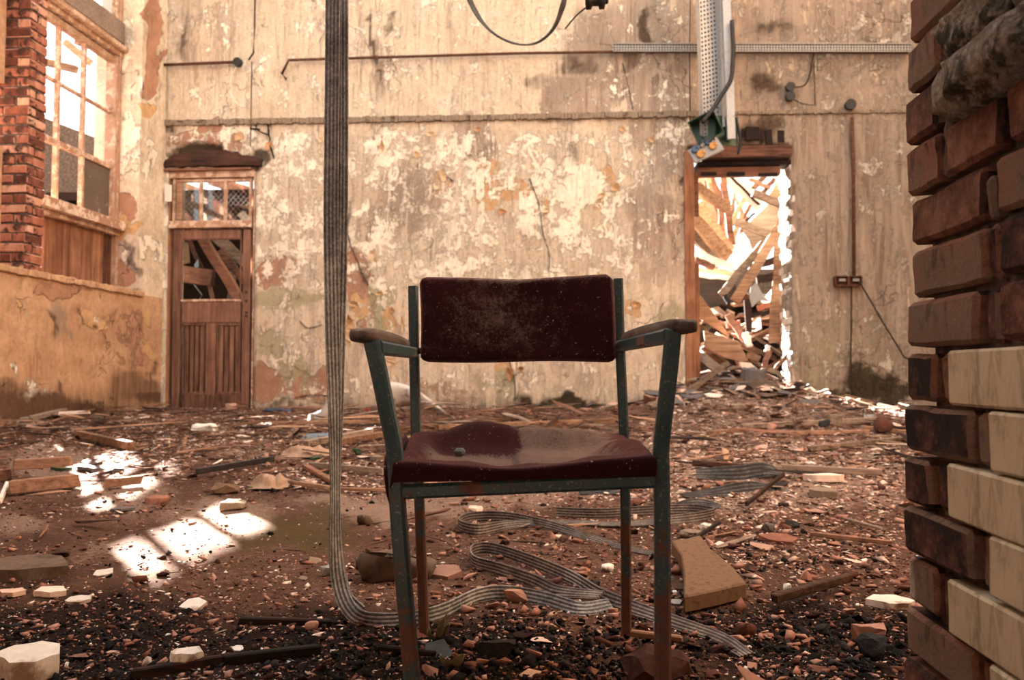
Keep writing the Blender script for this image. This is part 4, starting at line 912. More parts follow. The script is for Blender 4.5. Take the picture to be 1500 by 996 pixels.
MB().box(c_ + Vector((.05, 0, .01)), (.03, .05, .05)).box(c_ + Vector((0, 0, .12)), (.03, .03, .2)).build('bracket', MAT['black'], pu, bevel=.006)
MB().tube(smooth_path([tuple(at_y(868, 4, LY)), tuple(at_y(845, 22, LY)), tuple(at_y(828, 42, LY))], 6), .004, 6).build('cord', MAT['wire'], pu)

# ================================================================== fittings on the back wall
def pipe(name, pts, r, mat, label, cat='pipe', Y=8.955, n=8, k=1):
    P = [tuple(at_y(px, py, Y)) for px, py in pts]
    if k > 1: P = smooth_path(P, k)
    return MB().tube(P, r, n).build(name, MAT[mat], smooth=True, label=label, cat=cat)
pipe('conduit_pipe', [(419, 116), (413, 108), (423, 88), (560, 84), (760, 78), (900, 76), (1030, 76), (1330, 77)], .016, 'rust', 'long rusty conduit pipe along the back wall with a bent broken end', Y=8.94)
pipe('conduit_pipe', [(240, 95), (345, 91)], .018, 'rust', 'short rusty conduit pipe in the corner above the wooden door', Y=8.94)
pipe('conduit_pipe', [(1248, 172), (1250, 250), (1251, 408)], .020, 'rust', 'vertical rusty conduit running down to the broken sockets', Y=8.94)
pipe('wall_cable', [(374, -60), (373, 40), (371, 78), (364, 88)], .010, 'wire', 'thin old cable dropping down the wall above the wooden door', 'cable', 8.96)
pipe('wall_cable', [(369, 90), (368, 140), (367, 215)], .006, 'wire', 'thin rusty wire running down to the charred lintel', 'cable', 8.96)
pipe('wall_cable', [(348, 95), (339, 112), (338, 135), (346, 150), (358, 158)], .006, 'sheet', 'pale loose wire curling below the short conduit pipe', 'cable', 8.94, k=6)
pipe('wall_cable', [(1247, 420), (1247, 480), (1246, 540), (1248, 585), (1246, 608)], .009, 'wire', 'thin cable hanging straight down from the broken sockets', 'cable', 8.93, k=6)
pipe('wall_cable', [(1258, 412), (1275, 440), (1295, 475), (1318, 512), (1326, 524), (1342, 526)], .009, 'wire', 'slack cable slanting from the broken sockets toward the brick pier', 'cable', 8.93, k=4)
pipe('wall_cable', [(1163, 128), (1178, 125), (1186, 110), (1190, 88), (1192, 78)], .008, 'wire', 'curved cable from the round junction boxes up to the cable tray', 'cable', 8.95, k=6)
pipe('wall_cable', [(1163, 146), (1175, 152), (1194, 154), (1192, 90)], .006, 'wire', 'thin cable running below the round junction boxes', 'cable', 8.955)
pipe('wall_cable', [(1011, 0), (1010, 80), (1011, 190)], .006, 'wire', 'thin wire down the wall just beside the vertical cable tray', 'cable', 8.96)
def round_box(px, py, r, label):
    c_ = at_y(px, py, 8.95); t_ = thing('junction_box', label, 'junction box', c_)
    MB().lathe([(r, .04), (r, -.01), (r * .9, -.02)], c_, 18, 'y').build('base', MAT['black'], t_, smooth=False); ld = MB().lathe([(r * .8, -.018), (r * .8, -.03), (r * .7, -.034)], c_, 18, 'y').build('lid', MAT['wire'], t_)
    MB().lathe([(r * .12, -.03), (r * .12, -.04)], c_, 8, 'y').build('screw', MAT['black'], ld)
round_box(1157, 128, .05, 'round dark junction box, upper of the pair under the cable tray'); round_box(1157, 142, .05, 'round dark junction box, lower of the pair under the cable tray'); round_box(1245, 154, .058, 'single round dark box on the ledge above the rusty conduit')
round_box(349, 92, .05, 'dark round box at the end of the short conduit by the corner')
for px, l in ((1232, 'rusty square socket box, the one farther from the conduit'), (1252, 'rusty square socket box at the foot of the vertical conduit')):
    c_ = at_y(px, 412, 8.94); t_ = thing('socket_box', l, 'socket', c_)
    w = .066
    MB().box(c_ + Vector((0, .03, 0)), (w * 2, .02, .10)).build('back_plate', MAT['rust'], t_)
    for dx, dz, sx, sz in ((0, .05, 2, .25), (0, -.05, 2, .25), (-w, 0, .25, 1.6), (w, 0, .25, 1.6)): MB().box(c_ + Vector((dx, 0, dz)), (w * sx * .95, .07, w * sz * .9)).build('side', MAT['rust'], t_, bevel=.004)
    MB().box(c_ + Vector((.01, -.012, .012)), (.07, .02, .03)).build('contact', MAT['panelgrey'], t_, bevel=.003)

def perforated(m, o, ux, uy, nx, ny, hole=.55, square=False):
    """plate of nx x ny cells each with a real hole"""
    o, ux, uy = Vector(o), Vector(ux), Vector(uy)
    for j in range(ny):
        for i in range(nx):
            if square: ring = [(-.5, -.5), (.5, -.5), (.5, .5), (-.5, .5)]; k = 4
            else: ring = [(-.5, -.5), (0, -.5), (.5, -.5), (.5, 0), (.5, .5), (0, .5), (-.5, .5), (-.5, 0)]; k = 8
            inn = [(a * hole, b * hole) for a, b in ring] if square else [(math.cos(math.radians(225 + 45 * q)) * hole * .5, math.sin(math.radians(225 + 45 * q)) * hole * .5) for q in range(8)]
            vs = [o + ux * (i + .5 + a) + uy * (j + .5 + b) for a, b in ring + inn]
            m.add(vs, [(q, (q + 1) % k, k + (q + 1) % k, k + q) for q in range(k)])
tr_ = thing('cable_tray', 'perforated grey cable tray running level along the top of the back wall', 'cable tray', at_y(1115, 70, 8.9))
a, b = at_y(898, 75, 8.90), at_y(1335, 75.5, 8.90); h_ = at_y(898, 64, 8.9).z - a.z
m = MB(); nx = 104; perforated(m, a, (b - a) / nx, (0, 0, h_ / 3), nx, 3, .62, True); o = m.build('tray_plate', MAT['traysteel'], tr_, kind='stuff'); q = o.modifiers.new('s', 'SOLIDIFY'); q.thickness = .003
m = MB()
for z in (0, h_): m.sweep([a + Vector((0, 0, z)), b + Vector((0, 0, z))], [(-.012, -.004), (.012, -.004), (.012, .004), (-.012, .004)])
m.build('tray_flange', MAT['traysteel'], tr_); o_ = Vector((0, .02, 0)); hz = Vector((0, 0, h_)); MB().prism([a + o_, b + o_, b + o_ + hz, a + o_ + hz], (0, .004, 0)).build('hole_shade', MAT['black'], tr_)  # black sheet painted in as shade behind the tray holes
vt = thing('cable_tray', 'tall perforated galvanised cable tray hanging beside the doorway', 'cable tray', at_y(1042, 205, 8.5))
TY = 8.5
p00, p10, p01 = at_y(1031, 200, TY), at_y(1057, 188, TY), at_y(1020, -120, TY - .1)
ux = at_y(1057, 196, TY) - at_y(1032, 206, TY); uy = p01 - p00; m = MB(); perforated(m, p00, ux / 5 + Vector((0, .01, 0)), uy / 50, 5, 50, .55); o = m.build('tray_plate', MAT['steel'], vt, kind='stuff'); q = o.modifiers.new('s', 'SOLIDIFY'); q.thickness = .003
for c0, w in ((p00, -.045), (p00 + ux + Vector((0, .05, 0)), .03)):
    MB().prism([c0, c0 + uy, c0 + uy + Vector((w, -.05, 0)), c0 + Vector((w, -.05, 0))], (.004, .004, 0)).build('side_flange', MAT['steel'], vt)
q0 = p00 + Vector((0, .06, 0)); MB().prism([q0, q0 + ux, q0 + ux + uy, q0 + uy], (0, .004, 0)).build('hole_shade', MAT['burnt'], vt)  # dark sheet stands in for the shadow behind the tray
su = thing('steel_strut', 'grey steel channel strut hanging beside the perforated tray', 'strut', at_y(1070, 204, 8.4))
MB().sweep([at_y(1071, 204, 8.42), at_y(1059, -120, 8.30)], [(-.04, -.03), (-.012, -.03), (-.012, -.012), (.012, -.012), (.012, -.03), (.04, -.03), (.04, .03), (-.04, .03)], up=(0, -1, 0)).build('channel', MAT['steel'], su)
MB().sweep([at_y(1060, 186, 8.46), at_y(1052, -120, 8.36)], [(-.012, -.02), (.012, -.02), (.012, .02), (-.012, .02)], up=(0, -1, 0)).build('edge_strip', MAT['traysteel'], su)
# green switch box broken open with its terminal panel
gb = thing('switch_box', 'open green metal switch box dangling over the doorway', 'switch box', at_y(1048, 213, 8.4))
rot = Euler((math.radians(0), math.radians(-24), math.radians(-14))).to_matrix(); c_ = at_y(1035, 190, 8.42)
def gp(name, c0, d): MB().box(c_ + rot @ Vector(c0), d, rot).build(name, MAT['greenbox'], gb, bevel=.004)
gp('side', (-.135, 0, 0), (.01, .2, .26)); gp('side', (.135, 0, 0), (.01, .2, .26)); gp('side', (0, 0, .13), (.28, .2, .01)); gp('side', (0, 0, -.13), (.28, .2, .01)); gp('back', (0, .1, 0), (.28, .01, .27))
rot = Euler((0, math.radians(2), math.radians(10))).to_matrix(); c_ = at_y(1064, 192, 8.5); gp('door', (0, 0, 0), (.24, .015, .31))
tp = thing('terminal_panel', 'grey terminal panel with blue and orange plugs hanging from the green box', 'panel', at_y(1034, 240, 8.3))
rot = Euler((math.radians(-18), math.radians(-25), 0)).to_matrix(); c_ = at_y(1034, 220, 8.30)
MB().box(c_, (.32, .025, .17), rot).build('plate', MAT['panelgrey'], tp, bevel=.006)
for x, z, mt, s in ((-.10, .045, 'blue', .035), (.045, .055, 'blue', .026), (-.075, -.03, 'yellow', .038), (.07, -.005, 'yellow', .036), (-.02, .05, 'panelgrey', .018)):
    k = c_ + rot @ Vector((x, -.03, z)); mm = MB(); mm.lathe([(s, .02), (s, -.025), (s * .7, -.03)], k, 12, 'y'); mm.box(k + Vector((s * .7, -.01, s * .5)), (s * .9, .04, s * .7)); mm.build('plug', MAT[mt], tp, bevel=.003)
for i in range(6):
    a_ = at_y(1030 + i * 4, 205, 8.33); b_ = c_ + rot @ Vector((-.1 + i * .035, -.03, .04)); mid = (a_ + b_) / 2 + Vector((rnd.uniform(-.05, .05), -.05, rnd.uniform(0, .06)))
    MB().tube(smooth_path([tuple(a_), tuple(mid), tuple(b_)], 6), .005, 5).build('wire', MAT[('blue', 'black', 'rust')[i % 3]], tp)
pipe('hanging_cable', [(1029, 180), (1044, 160), (1058, 138), (1070, 118), (1073, 96), (1074, 70), (1072, 30)], .022, 'black', 'thick black cable looping from the green box up past the steel strut', 'cable', 8.28, k=6)
pipe('hanging_cable', [(1078, 172), (1083, 195), (1085, 210), (1081, 226)], .014, 'black', 'short black cable end drooping beside the green box door', 'cable', 8.475, k=6)

# ================================================================== beyond the two doors
m = MB(); m.box2((-6.4, 11.6, 0), (-2.2, 11.7, 3.3)); m.box2((-6.4, 9.4, 0), (-6.3, 11.7, 2.75)); m.box2((-2.3, 9.43, 0), (-2.2, 11.7, 2.75))
m.box2((-6.4, 9.43, 2.7), (-2.2, 10.15, 2.8)); m.box2((-6.4, 10.6, 2.8), (-2.2, 11.7, 2.9))  # partial roof shaped to darken the annex, slit left for sun
m.build('wall_annex', MAT['bark'], kind='structure', loc=(-4, 11.6, 0))
m = MB(); m.box2((-9.5, 10.2, 0), (-5.4, 10.35, 2.3)); m.prism([(-9.5, 10.2, 2.3), (-5.4, 10.2, 2.3), (-5.4, 10.2, 3.36), (-9.5, 10.2, 4.98)], (0, .15, 0))
m.build('wall_outbuilding', MAT['mortar'], kind='structure', loc=(-7.5, 10.2, 0))
MB().box2((-8.1, 9.6, 7.0), (-7.85, 14.5, 7.3)).build('sun_block_beam', MAT['redwood'], label='upper unseen beam added high outside to shade the side window', cat='beam', loc=(-8, 12, 7.0))  # added beam, out of view, trims the sun patches on the floor
MB().box2((-8.1, 9.6, 6.14), (-7.85, 14.5, 6.40)).build('sun_block_beam', MAT['redwood'], label='lower unseen beam added high outside to shade the side window', cat='beam', loc=(-8, 12, 6.1))  # second added beam, shades the gap between the sun patches
m = MB(); m.box2((3.5, 9.45, 0), (3.7, 14.5, 5.2)); m.box2((.0, 14.3, 0), (3.7, 14.5, 2.4)); m.build('wall_sky_shade', MAT['mortar'], kind='structure', loc=(3.6, 12, 0))  # walls added beyond the doorway to cut skylight on the timbers
MB().box2((-14, 14.6, 0), (-5.5, 14.8, 3.6)).build('wall_yard', MAT['whiteb'], kind='structure', loc=(-9, 14.7, 0))
for i, (p0, p1) in enumerate((((70, 92), (112, 102)), ((96, 62), (132, 92)), ((112, 60), (150, 74)))):
    MB().sweep([at_y(*p0, 11.5), at_y(*p1, 11.5)], [(-.05, -.04), (.05, -.04), (.05, .04), (-.05, .04)], up=(0, 1, 0)).build('roof_batten', MAT['timber'], label=('pale batten seen level through the upper panes of the side window', 'sloping thin batten seen through the side window behind the second pane row', 'short thin batten at the top of the side window outside')[i], cat='batten')

def plank(name, p0, p1, Y0, Y1, wpx, th, mat, label, cat='plank', group=None, twist=0.0, jag=.12, parent=None):
    a, b = at_y(*p0, Y0), at_y(*p1, Y1); w = wpx * (Y0 + Y1) / 2 / FOC; t_ = (b - a).normalized(); r = t_.cross(Vector((0, 1, 0))).normalized(); u = r.cross(t_)
    q = Matrix.Rotation(twist, 3, t_); r, u = q @ r, q @ u; n = 5; vs = []
    for i in range(n + 1):
        f = i / n; c_ = a.lerp(b, f) + r * (.006 * math.sin(i * 2.1 + wpx))
        for (x, y) in ((-1, -1), (1, -1), (1, 1), (-1, 1)):
            e = rnd.uniform(-jag, jag) * w if i in (0, n) else 0
            vs.append(c_ + r * (x * w / 2 * rnd.uniform(.96, 1.03)) + u * (y * th / 2) + t_ * e)
    m = MB(); m.add(vs, [(i * 4 + k, i * 4 + (k + 1) % 4, i * 4 + 4 + (k + 1) % 4, i * 4 + 4 + k) for i in range(n) for k in range(4)] + [(3, 2, 1, 0), (n * 4, n * 4 + 1, n * 4 + 2, n * 4 + 3)])
    return m.build(name, MAT[mat], parent, label=label, cat=cat, group=group, bevel=.004)
def board(name, pts, Y, th, mat, label, cat='board', tilt=0.0):
    """a sheet or broken board: outline measured at depth Y, leaning by tilt"""
    c0 = at_y(*pts[0], Y); P = [at_y(px, py, Y) for px, py in pts]; P = [at_y(px, py, Y + tilt * (p.z - c0.z)) for (px, py), p in zip(pts, P)]
    return MB().prism(P, (0, th, 0)).build(name, MAT[mat], label=label, cat=cat, bevel=.004)
# through the wooden door
for a_ in [('batten', (264, 270), (370, 304), 9.7, 9.9, 9, .05, 'timber', 'pale batten slanting behind the broken transom light'), ('board', (308, 262), (372, 286), 10.2, 10.0, 18, .04, 'redwood', 'dark red board behind the top corner of the transom light'),
           ('batten', (262, 300), (292, 345), 9.8, 9.7, 9, .05, 'redwood', 'short reddish batten leaning behind the left transom pane'), ('beam', (294, 345), (356, 446), 9.6, 9.7, 14, .1, 'redwood', 'thick reddish beam falling across the open door panel'),
           ('board', (314, 345), (360, 385), 10.1, 10.2, 16, .03, 'greywood', 'wide brown board across the upper corner of the open door panel'), ('beam', (322, 366), (358, 412), 10.0, 10.1, 11, .06, 'redwood', 'second narrower beam crossing behind the thick reddish beam'),
           ('post', (336, 445), (346, 372), 10.3, 10.2, 8, .06, 'greywood', 'grey upright post far behind the beams in the doorway'), ('lath', (276, 350), (298, 400), 10.2, 9.9, 6, .03, 'burnt', 'dark curved lath hanging behind the open door panel'), ('lath', (303, 395), (312, 444), 10.2, 10.0, 6, .03, 'redwood', 'thin red lath standing beside the broken crate'),
           ('batten', (352, 312), (366, 326), 9.9, 9.9, 12, .03, 'sheet', 'pale end of board behind the right corner of the transom')]: plank(*a_)
cr = thing('broken_crate', 'broken brown wooden crate behind the open door panel', 'crate', at_y(291, 425, 10.0)); c_ = at_y(291, 404, 10.0); q = Euler((.1, .12, .3)).to_matrix()
for o_, d_ in (((0, -.14, 0), (.34, .02, .2)), ((0, .14, 0), (.34, .02, .2)), ((-.17, 0, 0), (.02, .28, .2)), ((.17, 0, 0), (.02, .28, .2)), ((0, 0, -.1), (.34, .28, .02))): MB().box(c_ + q @ Vector(o_), d_, q, .004).build('side', MAT['redwood'], cr)
board('cloth_scrap', [(284, 388), (290, 379), (291, 390), (286, 395)], 9.9, .01, 'sheetblue', 'small pale blue scrap caught on the broken crate', 'scrap')
board('board', [(266, 352), (276, 356), (278, 385), (266, 388)], 10.2, .02, 'slab', 'dull olive panel at the edge of the open door panel', 'panel')
MB().sweep([at_y(283, 415, 9.9), at_y(296, 432, 9.8), at_y(289, 444, 9.8)], [(-.004, -.004), (.004, -.004), (.004, .004), (-.004, .004)]).build('wire', MAT['panelgrey'], label='thin bent wire dangling below the broken crate', cat='wire')

# fallen roof timbers beyond the right doorway
DT = [
 ('beam', (1018, 272), (1066, 306), 9.6, 9.9, 13, .10, 'timber', 'pale short beam slanting in at the top left of the doorway'), ('beam', (1020, 298), (1068, 366), 9.9, 10.3, 15, .10, 'timber', 'pale beam second from the top at the left of the doorway'),
 ('beam', (1014, 318), (1064, 374), 9.55, 10.0, 17, .12, 'timber', 'thick pale beam with sunlit edge leaning behind the left jamb'), ('beam', (1012, 338), (1050, 380), 9.7, 10.2, 14, .08, 'greywood', 'grey underside beam beneath the thick pale beam'),
 ('plank', (1064, 256), (1112, 302), 10.8, 11.6, 17, .03, 'sheet', 'bright wide plank crossing the sky in the doorway'), ('batten', (1070, 258), (1112, 300), 10.7, 11.5, 3, .03, 'burnt', 'thin dark batten along the bright wide plank'),
 ('post', (1058, 252), (1072, 360), 10.2, 10.4, 9, .08, 'redwood', 'reddish upright lath near the top of the doorway'), ('plank', (1038, 262), (1062, 318), 10.6, 10.9, 16, .03, 'redwood', 'broad red brown plank behind the short pale beam'),
 ('plank', (1102, 282), (1146, 300), 10.3, 10.4, 11, .05, 'greywood', 'grey ledge plank across the upper part of the tilted boarding'), ('plank', (1076, 324), (1126, 344), 10.2, 10.3, 11, .05, 'greywood', 'grey ledge plank across the lower part of the tilted boarding'),
 ('beam', (1148, 322), (1078, 440), 9.75, 9.65, 14, .08, 'timber', 'long pale timber slanting across the middle of the doorway'), ('beam', (1122, 352), (1056, 432), 9.9, 9.7, 11, .07, 'greywood', 'weathered timber with a rounded end beside the long pale timber'),
 ('plank', (1144, 350), (1134, 502), 9.7, 9.6, 17, .03, 'timber', 'upright splintered plank standing by the right reveal'), ('plank', (1019, 372), (1074, 392), 9.9, 10.1, 12, .03, 'sheet', 'sunlit white plank low at the left of the doorway'),
 ('plank', (1020, 402), (1074, 408), 10.0, 10.1, 7, .04, 'sheet', 'thin sunlit plank below the white plank'), ('plank', (1020, 396), (1080, 400), 10.3, 10.3, 8, .04, 'timber', 'level plank behind the thin sunlit plank'),
 ('batten', (1090, 290), (1070, 330), 10.9, 11.0, 6, .03, 'timber', 'thin batten slanting under the bright wide plank'), ('batten', (1100, 300), (1078, 336), 11.2, 11.3, 5, .03, 'timber', 'second thin batten slanting under the bright wide plank'), ('batten', (1106, 312), (1084, 330), 10.7, 10.8, 3, .02, 'burnt', 'dark splinter under the upper grey ledge plank'),
 ('batten', (1098, 262), (1128, 276), 10.9, 10.8, 5, .03, 'redwood', 'red batten near the top right of the doorway'), ('batten', (1134, 262), (1116, 284), 10.9, 10.8, 6, .03, 'redwood', 'short red batten crossing at the top right of the doorway'), ('batten', (1120, 258), (1104, 276), 11.1, 11.0, 7, .03, 'timber', 'pale batten between the red battens at the top right'),
 ('plank', (1020, 516), (1082, 566), 9.3, 8.5, 14, .05, 'greywood', 'grey plank sliding out of the doorway over the heap'), ('plank', (1066, 531), (986, 590), 8.5, 8.0, 8, .04, 'greywood', 'brown plank leaning off the heap at the left of the doorway'),
 ('plank', (1100, 580), (1206, 606), 8.3, 8.0, 9, .04, 'greywood', 'long weathered plank lying down the right side of the heap'), ('plank', (1122, 562), (1204, 600), 8.7, 8.4, 8, .04, 'splint', 'brown plank lying behind the long weathered plank on the heap'),
 ('plank', (1120, 628), (1137, 596), 7.6, 7.9, 9, .03, 'timber', 'short plank propped up in front of the heap'), ('post', (1092, 488), (1098, 508), 9.3, 9.2, 9, .04, 'sheet', 'small white sunlit post end in the lower doorway'),
 ('splinter', (1116, 548), (1126, 515), 8.8, 8.9, 8, .04, 'redwood', 'red pointed splinter standing up from the heap'), ('splinter', (1123, 516), (1126, 506), 8.9, 8.9, 6, .04, 'sheet', 'white tip painted as sunlit above the red pointed splinter'),  # white tip puts the sun's glint into the colour
 ('batten', (1066, 462), (1092, 500), 9.6, 9.5, 9, .05, 'redwood', 'reddish batten in the dark lower part of the doorway'), ('batten', (1110, 452), (1128, 446), 10.0, 10.0, 8, .06, 'brick', 'brick red block end far back in the doorway'), ('batten', (1064, 476), (1084, 474), 9.7, 9.8, 10, .05, 'brick', 'red sided broken block in the lower doorway'),
 ('plank', (1094, 520), (1112, 526), 9.1, 9.0, 9, .04, 'timber', 'short tan plank behind the curled slab in the doorway'), ('batten', (1060, 430), (1068, 446), 9.7, 9.6, 6, .03, 'burnt', 'charred batten end below the weathered timber'), ('lath', (1135, 540), (1155, 520), 9.2, 9.3, 5, .03, 'timber', 'pale lath by the foot of the right reveal'),
]
for a_ in DT: plank(*a_)
board('boarding', [(1094, 330), (1128, 296), (1144, 292), (1146, 318), (1124, 352), (1100, 342)], 10.5, .04, 'greywood', 'tilted panel of wide grey boards in the upper doorway', 'boarding', .5)
board('boarding', [(1016, 252), (1046, 256), (1070, 330), (1052, 372), (1018, 350)], 11.2, .04, 'redwood', 'brown boarding hanging behind the beams at the left of the doorway', 'boarding', .4)
board('boarding', [(1018, 392), (1076, 400), (1080, 440), (1040, 452), (1018, 446)], 10.6, .04, 'burnt', 'dark board in the shade below the thin sunlit planks', 'boarding', .2)
for i_, (p_, q_, Y_, w_, m_) in enumerate((((1036, 258), (1048, 300), 10.4, 6, 'timber'), ((1054, 300), (1060, 372), 10.5, 6, 'redwood'), ((1112, 262), (1090, 296), 11.4, 6, 'timber'), ((1078, 262), (1072, 318), 11.2, 5, 'greywood'), ((1088, 312), (1066, 372), 10.8, 6, 'timber'), ((1096, 318), (1080, 352), 11.0, 5, 'redwood'), ((1022, 352), (1050, 394), 10.3, 8, 'splint'), ((1076, 286), (1092, 322), 11.3, 5, 'greywood'), ((1018, 380), (1046, 392), 9.9, 9, 'redwood'), ((1040, 300), (1076, 296), 11.3, 5, 'timber'), ((1100, 392), (1138, 380), 10.2, 10, 'burnt'), ((1108, 410), (1140, 404), 10.3, 12, 'burnt'))):
    plank('batten', p_, q_, Y_, Y_ + .1, w_, .04, m_, 'loose batten among the fallen timbers in the upper doorway', 'batten', 'loose battens in the upper doorway')
board('boarding', [(1126, 288), (1146, 250), (1147, 300)], 10.5, .04, 'timber', 'triangular end of boarding at the top right of the doorway', 'boarding', .3)
board('boarding', [(1084, 332), (1122, 344), (1120, 352), (1104, 370), (1098, 352)], 10.45, .03, 'greywood', 'shaded strip of boarding below the lower grey ledge plank', 'boarding', .5)
board('white_sheet', [(1054, 380), (1086, 340), (1106, 366), (1082, 394)], 10.2, .02, 'sheet', 'white sunlit sheet in the middle of the doorway', 'sheet', .9)
board('board', [(1024, 430), (1064, 484), (1068, 494), (1025, 466)], 9.45, .03, 'timber', 'large tan triangular board leaning in the lower left doorway', 'board')
board('board', [(1031, 484), (1082, 500), (1096, 528), (1086, 530), (1062, 524), (1034, 510)], 9.25, .04, 'timber', 'broad tan board with a curled end low in the doorway', 'board')
board('rag', [(1100, 420), (1108, 414), (1118, 432), (1128, 442), (1112, 440), (1102, 450), (1098, 436)], 9.7, .02, 'panelgrey', 'crumpled grey rag hanging by the long pale timber', 'rag')
board('board', [(1090, 440), (1100, 436), (1102, 478), (1094, 496)], 9.85, .03, 'splint', 'narrow brown board upright behind the long pale timber', 'board')
board('slab_piece', [(1084, 530), (1100, 532), (1114, 544), (1100, 552), (1086, 546)], 8.95, .08, 'chip', 'pale pink slab resting on top of the heap', 'slab')
board('slate_sheet', [(1034, 582), (1046, 566), (1074, 570), (1070, 586)], 8.3, .015, 'slate', 'grey slate sheet high on the heap by the doorway', 'slate', 1.0)
board('slate_sheet', [(1066, 612), (1076, 588), (1100, 584), (1122, 606), (1104, 616)], 7.75, .015, 'slate', 'blue grey slate sheet on the front of the heap', 'slate', 1.6)
board('slate_sheet', [(1016, 616), (1024, 600), (1058, 596), (1066, 606), (1040, 618)], 7.6, .015, 'slate', 'dark grey slate sheet on the left of the heap', 'slate', 1.6)
# the heap they lie on and more of the same behind
hv = lambda x, y: np.stack([x, y, .42 + .55 * np.clip(y - 9.5, 0, 3) - .25 * np.abs(x - 1.7) * (y > 12) + .35 * fbm(x * 1.5, y * 1.5, 33) + .12 * fbm(x * 6, y * 6, 34)], 1)
o = grid_mesh('debris_heap', seg(.2, 3.45, .09), seg(9.45, 14.2, .09), hv, None, MAT['bark'], None, kind=None, smooth=False); tag(o, 'dark heap of collapsed roof behind the timbers in the doorway', 'debris', kind='stuff')
lathme = []
for k in range(5):
    m = MB(); m.box((0, 0, 0), (1, .07 + .03 * k, .022), None, .012); me = m.mesh('board'); lathme.append(me); me.materials.append(MAT[('timber', 'greywood', 'redwood', 'splint', 'timber')[k]])
for k in range(80):
    x, y = rnd.uniform(.9, 2.9), rnd.uniform(9.7, 11.8); z = .45 + .5 * max(0, y - 9.6) + rnd.uniform(0, .35)
    o = link(bpy.data.objects.new('splintered_board', lathme[k % 5])); o.location = (x, y, z); o.rotation_euler = (rnd.uniform(-.5, .5), rnd.uniform(-.7, .7), rnd.uniform(0, 3.14)); s = rnd.uniform(.35, 1.1); o.scale = (s, 1, 1)
    tag(o, 'splintered board in the jumble beyond the doorway', 'board', 'splintered boards beyond the doorway')

# ================================================================== single pieces lying on the floor
def gpt(px, py, lift=0.0): return at_g(px, py, lift)
from mathutils import noise as mnoise
def hull(name, d, seed, n=16, sharp=.35):
    r = random.Random(seed); bm = bmesh.new()
    for _ in range(n):
        p = Vector([r.uniform(-1, 1) for _ in range(3)]); q = max(abs(c_) for c_ in p); p = p / q * r.uniform(1 - sharp, 1)
        bm.verts.new((p.x * d[0] / 2, p.y * d[1] / 2, p.z * d[2] / 2))
    g = bmesh.ops.convex_hull(bm, input=bm.verts[:]); bmesh.ops.delete(bm, geom=[v for v in g['geom_interior'] if isinstance(v, bmesh.types.BMVert)], context='VERTS')
    me = bpy.data.meshes.new(name); bm.to_mesh(me); bm.free(); return me
_sd = [100]
def piece(kind, name, x0, y0, x1, y1, mat, label, cat, th=.02, tilt=0.0, yaw=None, sharp=.35):
    _sd[0] += 1; sd = _sd[0]; r = random.Random(sd)
    if kind == 'slab':
        a, b = gpt((x0 + x1) / 2, y1), gpt((x0 + x1) / 2, y0); c_ = (a + b) / 2; w = (x1 - x0) * c_.y / FOC; d = min(max(abs(b.y - a.y), .02), w * .95)
        n = r.choice((5, 6, 7)); pts = []
        for k in range(n):
            t_ = 2 * math.pi * (k + r.uniform(-.25, .25)) / n; q = r.uniform(.82, 1.12)
            pts.append(Vector((math.cos(t_) * w / 2 * q, math.sin(t_) * d / 2 * q, 0)))
        m = MB(); m.prism(pts, (0, 0, th)); me = m.mesh(name); c_.z = gzf(c_.x, c_.y) + .002
        rot = (tilt, r.uniform(-.05, .05), 0)
    else:
        c_ = gpt((x0 + x1) / 2, y1); w = (x1 - x0) * c_.y / FOC; h = max((y1 - y0) * c_.y / FOC * .97, .012)
        me = hull(name, (w, w * r.uniform(.6, .8), h), sd, 18, sharp); c_.y += w * .3; c_.z = gzf(c_.x, c_.y) + h * .42; rot = (tilt, 0, 0)
    if kind == 'chunk' and w > .05 or kind == 'slab':
        bm = bmesh.new(); bm.from_mesh(me); bmesh.ops.triangulate(bm, faces=bm.faces[:]); sz = max(.02, min(w, .3)); bmesh.ops.subdivide_edges(bm, edges=[e_ for e_ in bm.edges if e_.calc_length() > sz * .3], cuts=2, use_grid_fill=True)
        am = (.05 if kind == 'chunk' else .022) * sz
        for v_ in bm.verts: v_.co += mnoise.noise_vector(v_.co * (3.2 / sz) + Vector((sd, 0, 0))) * am + mnoise.noise_vector(v_.co * (9 / sz) + Vector((sd, 4, 0))) * am * .5
        bm.to_mesh(me); bm.free()
    if kind == 'stone':
        bm = bmesh.new(); bm.from_mesh(me); bmesh.ops.bevel(bm, geom=bm.edges[:], offset=w * .06, segments=2, affect='EDGES', profile=.5); bm.to_mesh(me); bm.free(); me.polygons.foreach_set('use_smooth', [True] * len(me.polygons))
    me.materials.append(MAT[mat]); o = link(bpy.data.objects.new(name, me)); o.location = c_; o.rotation_euler = (rot[0], rot[1], yaw or 0)
    return tag(o, label, cat)
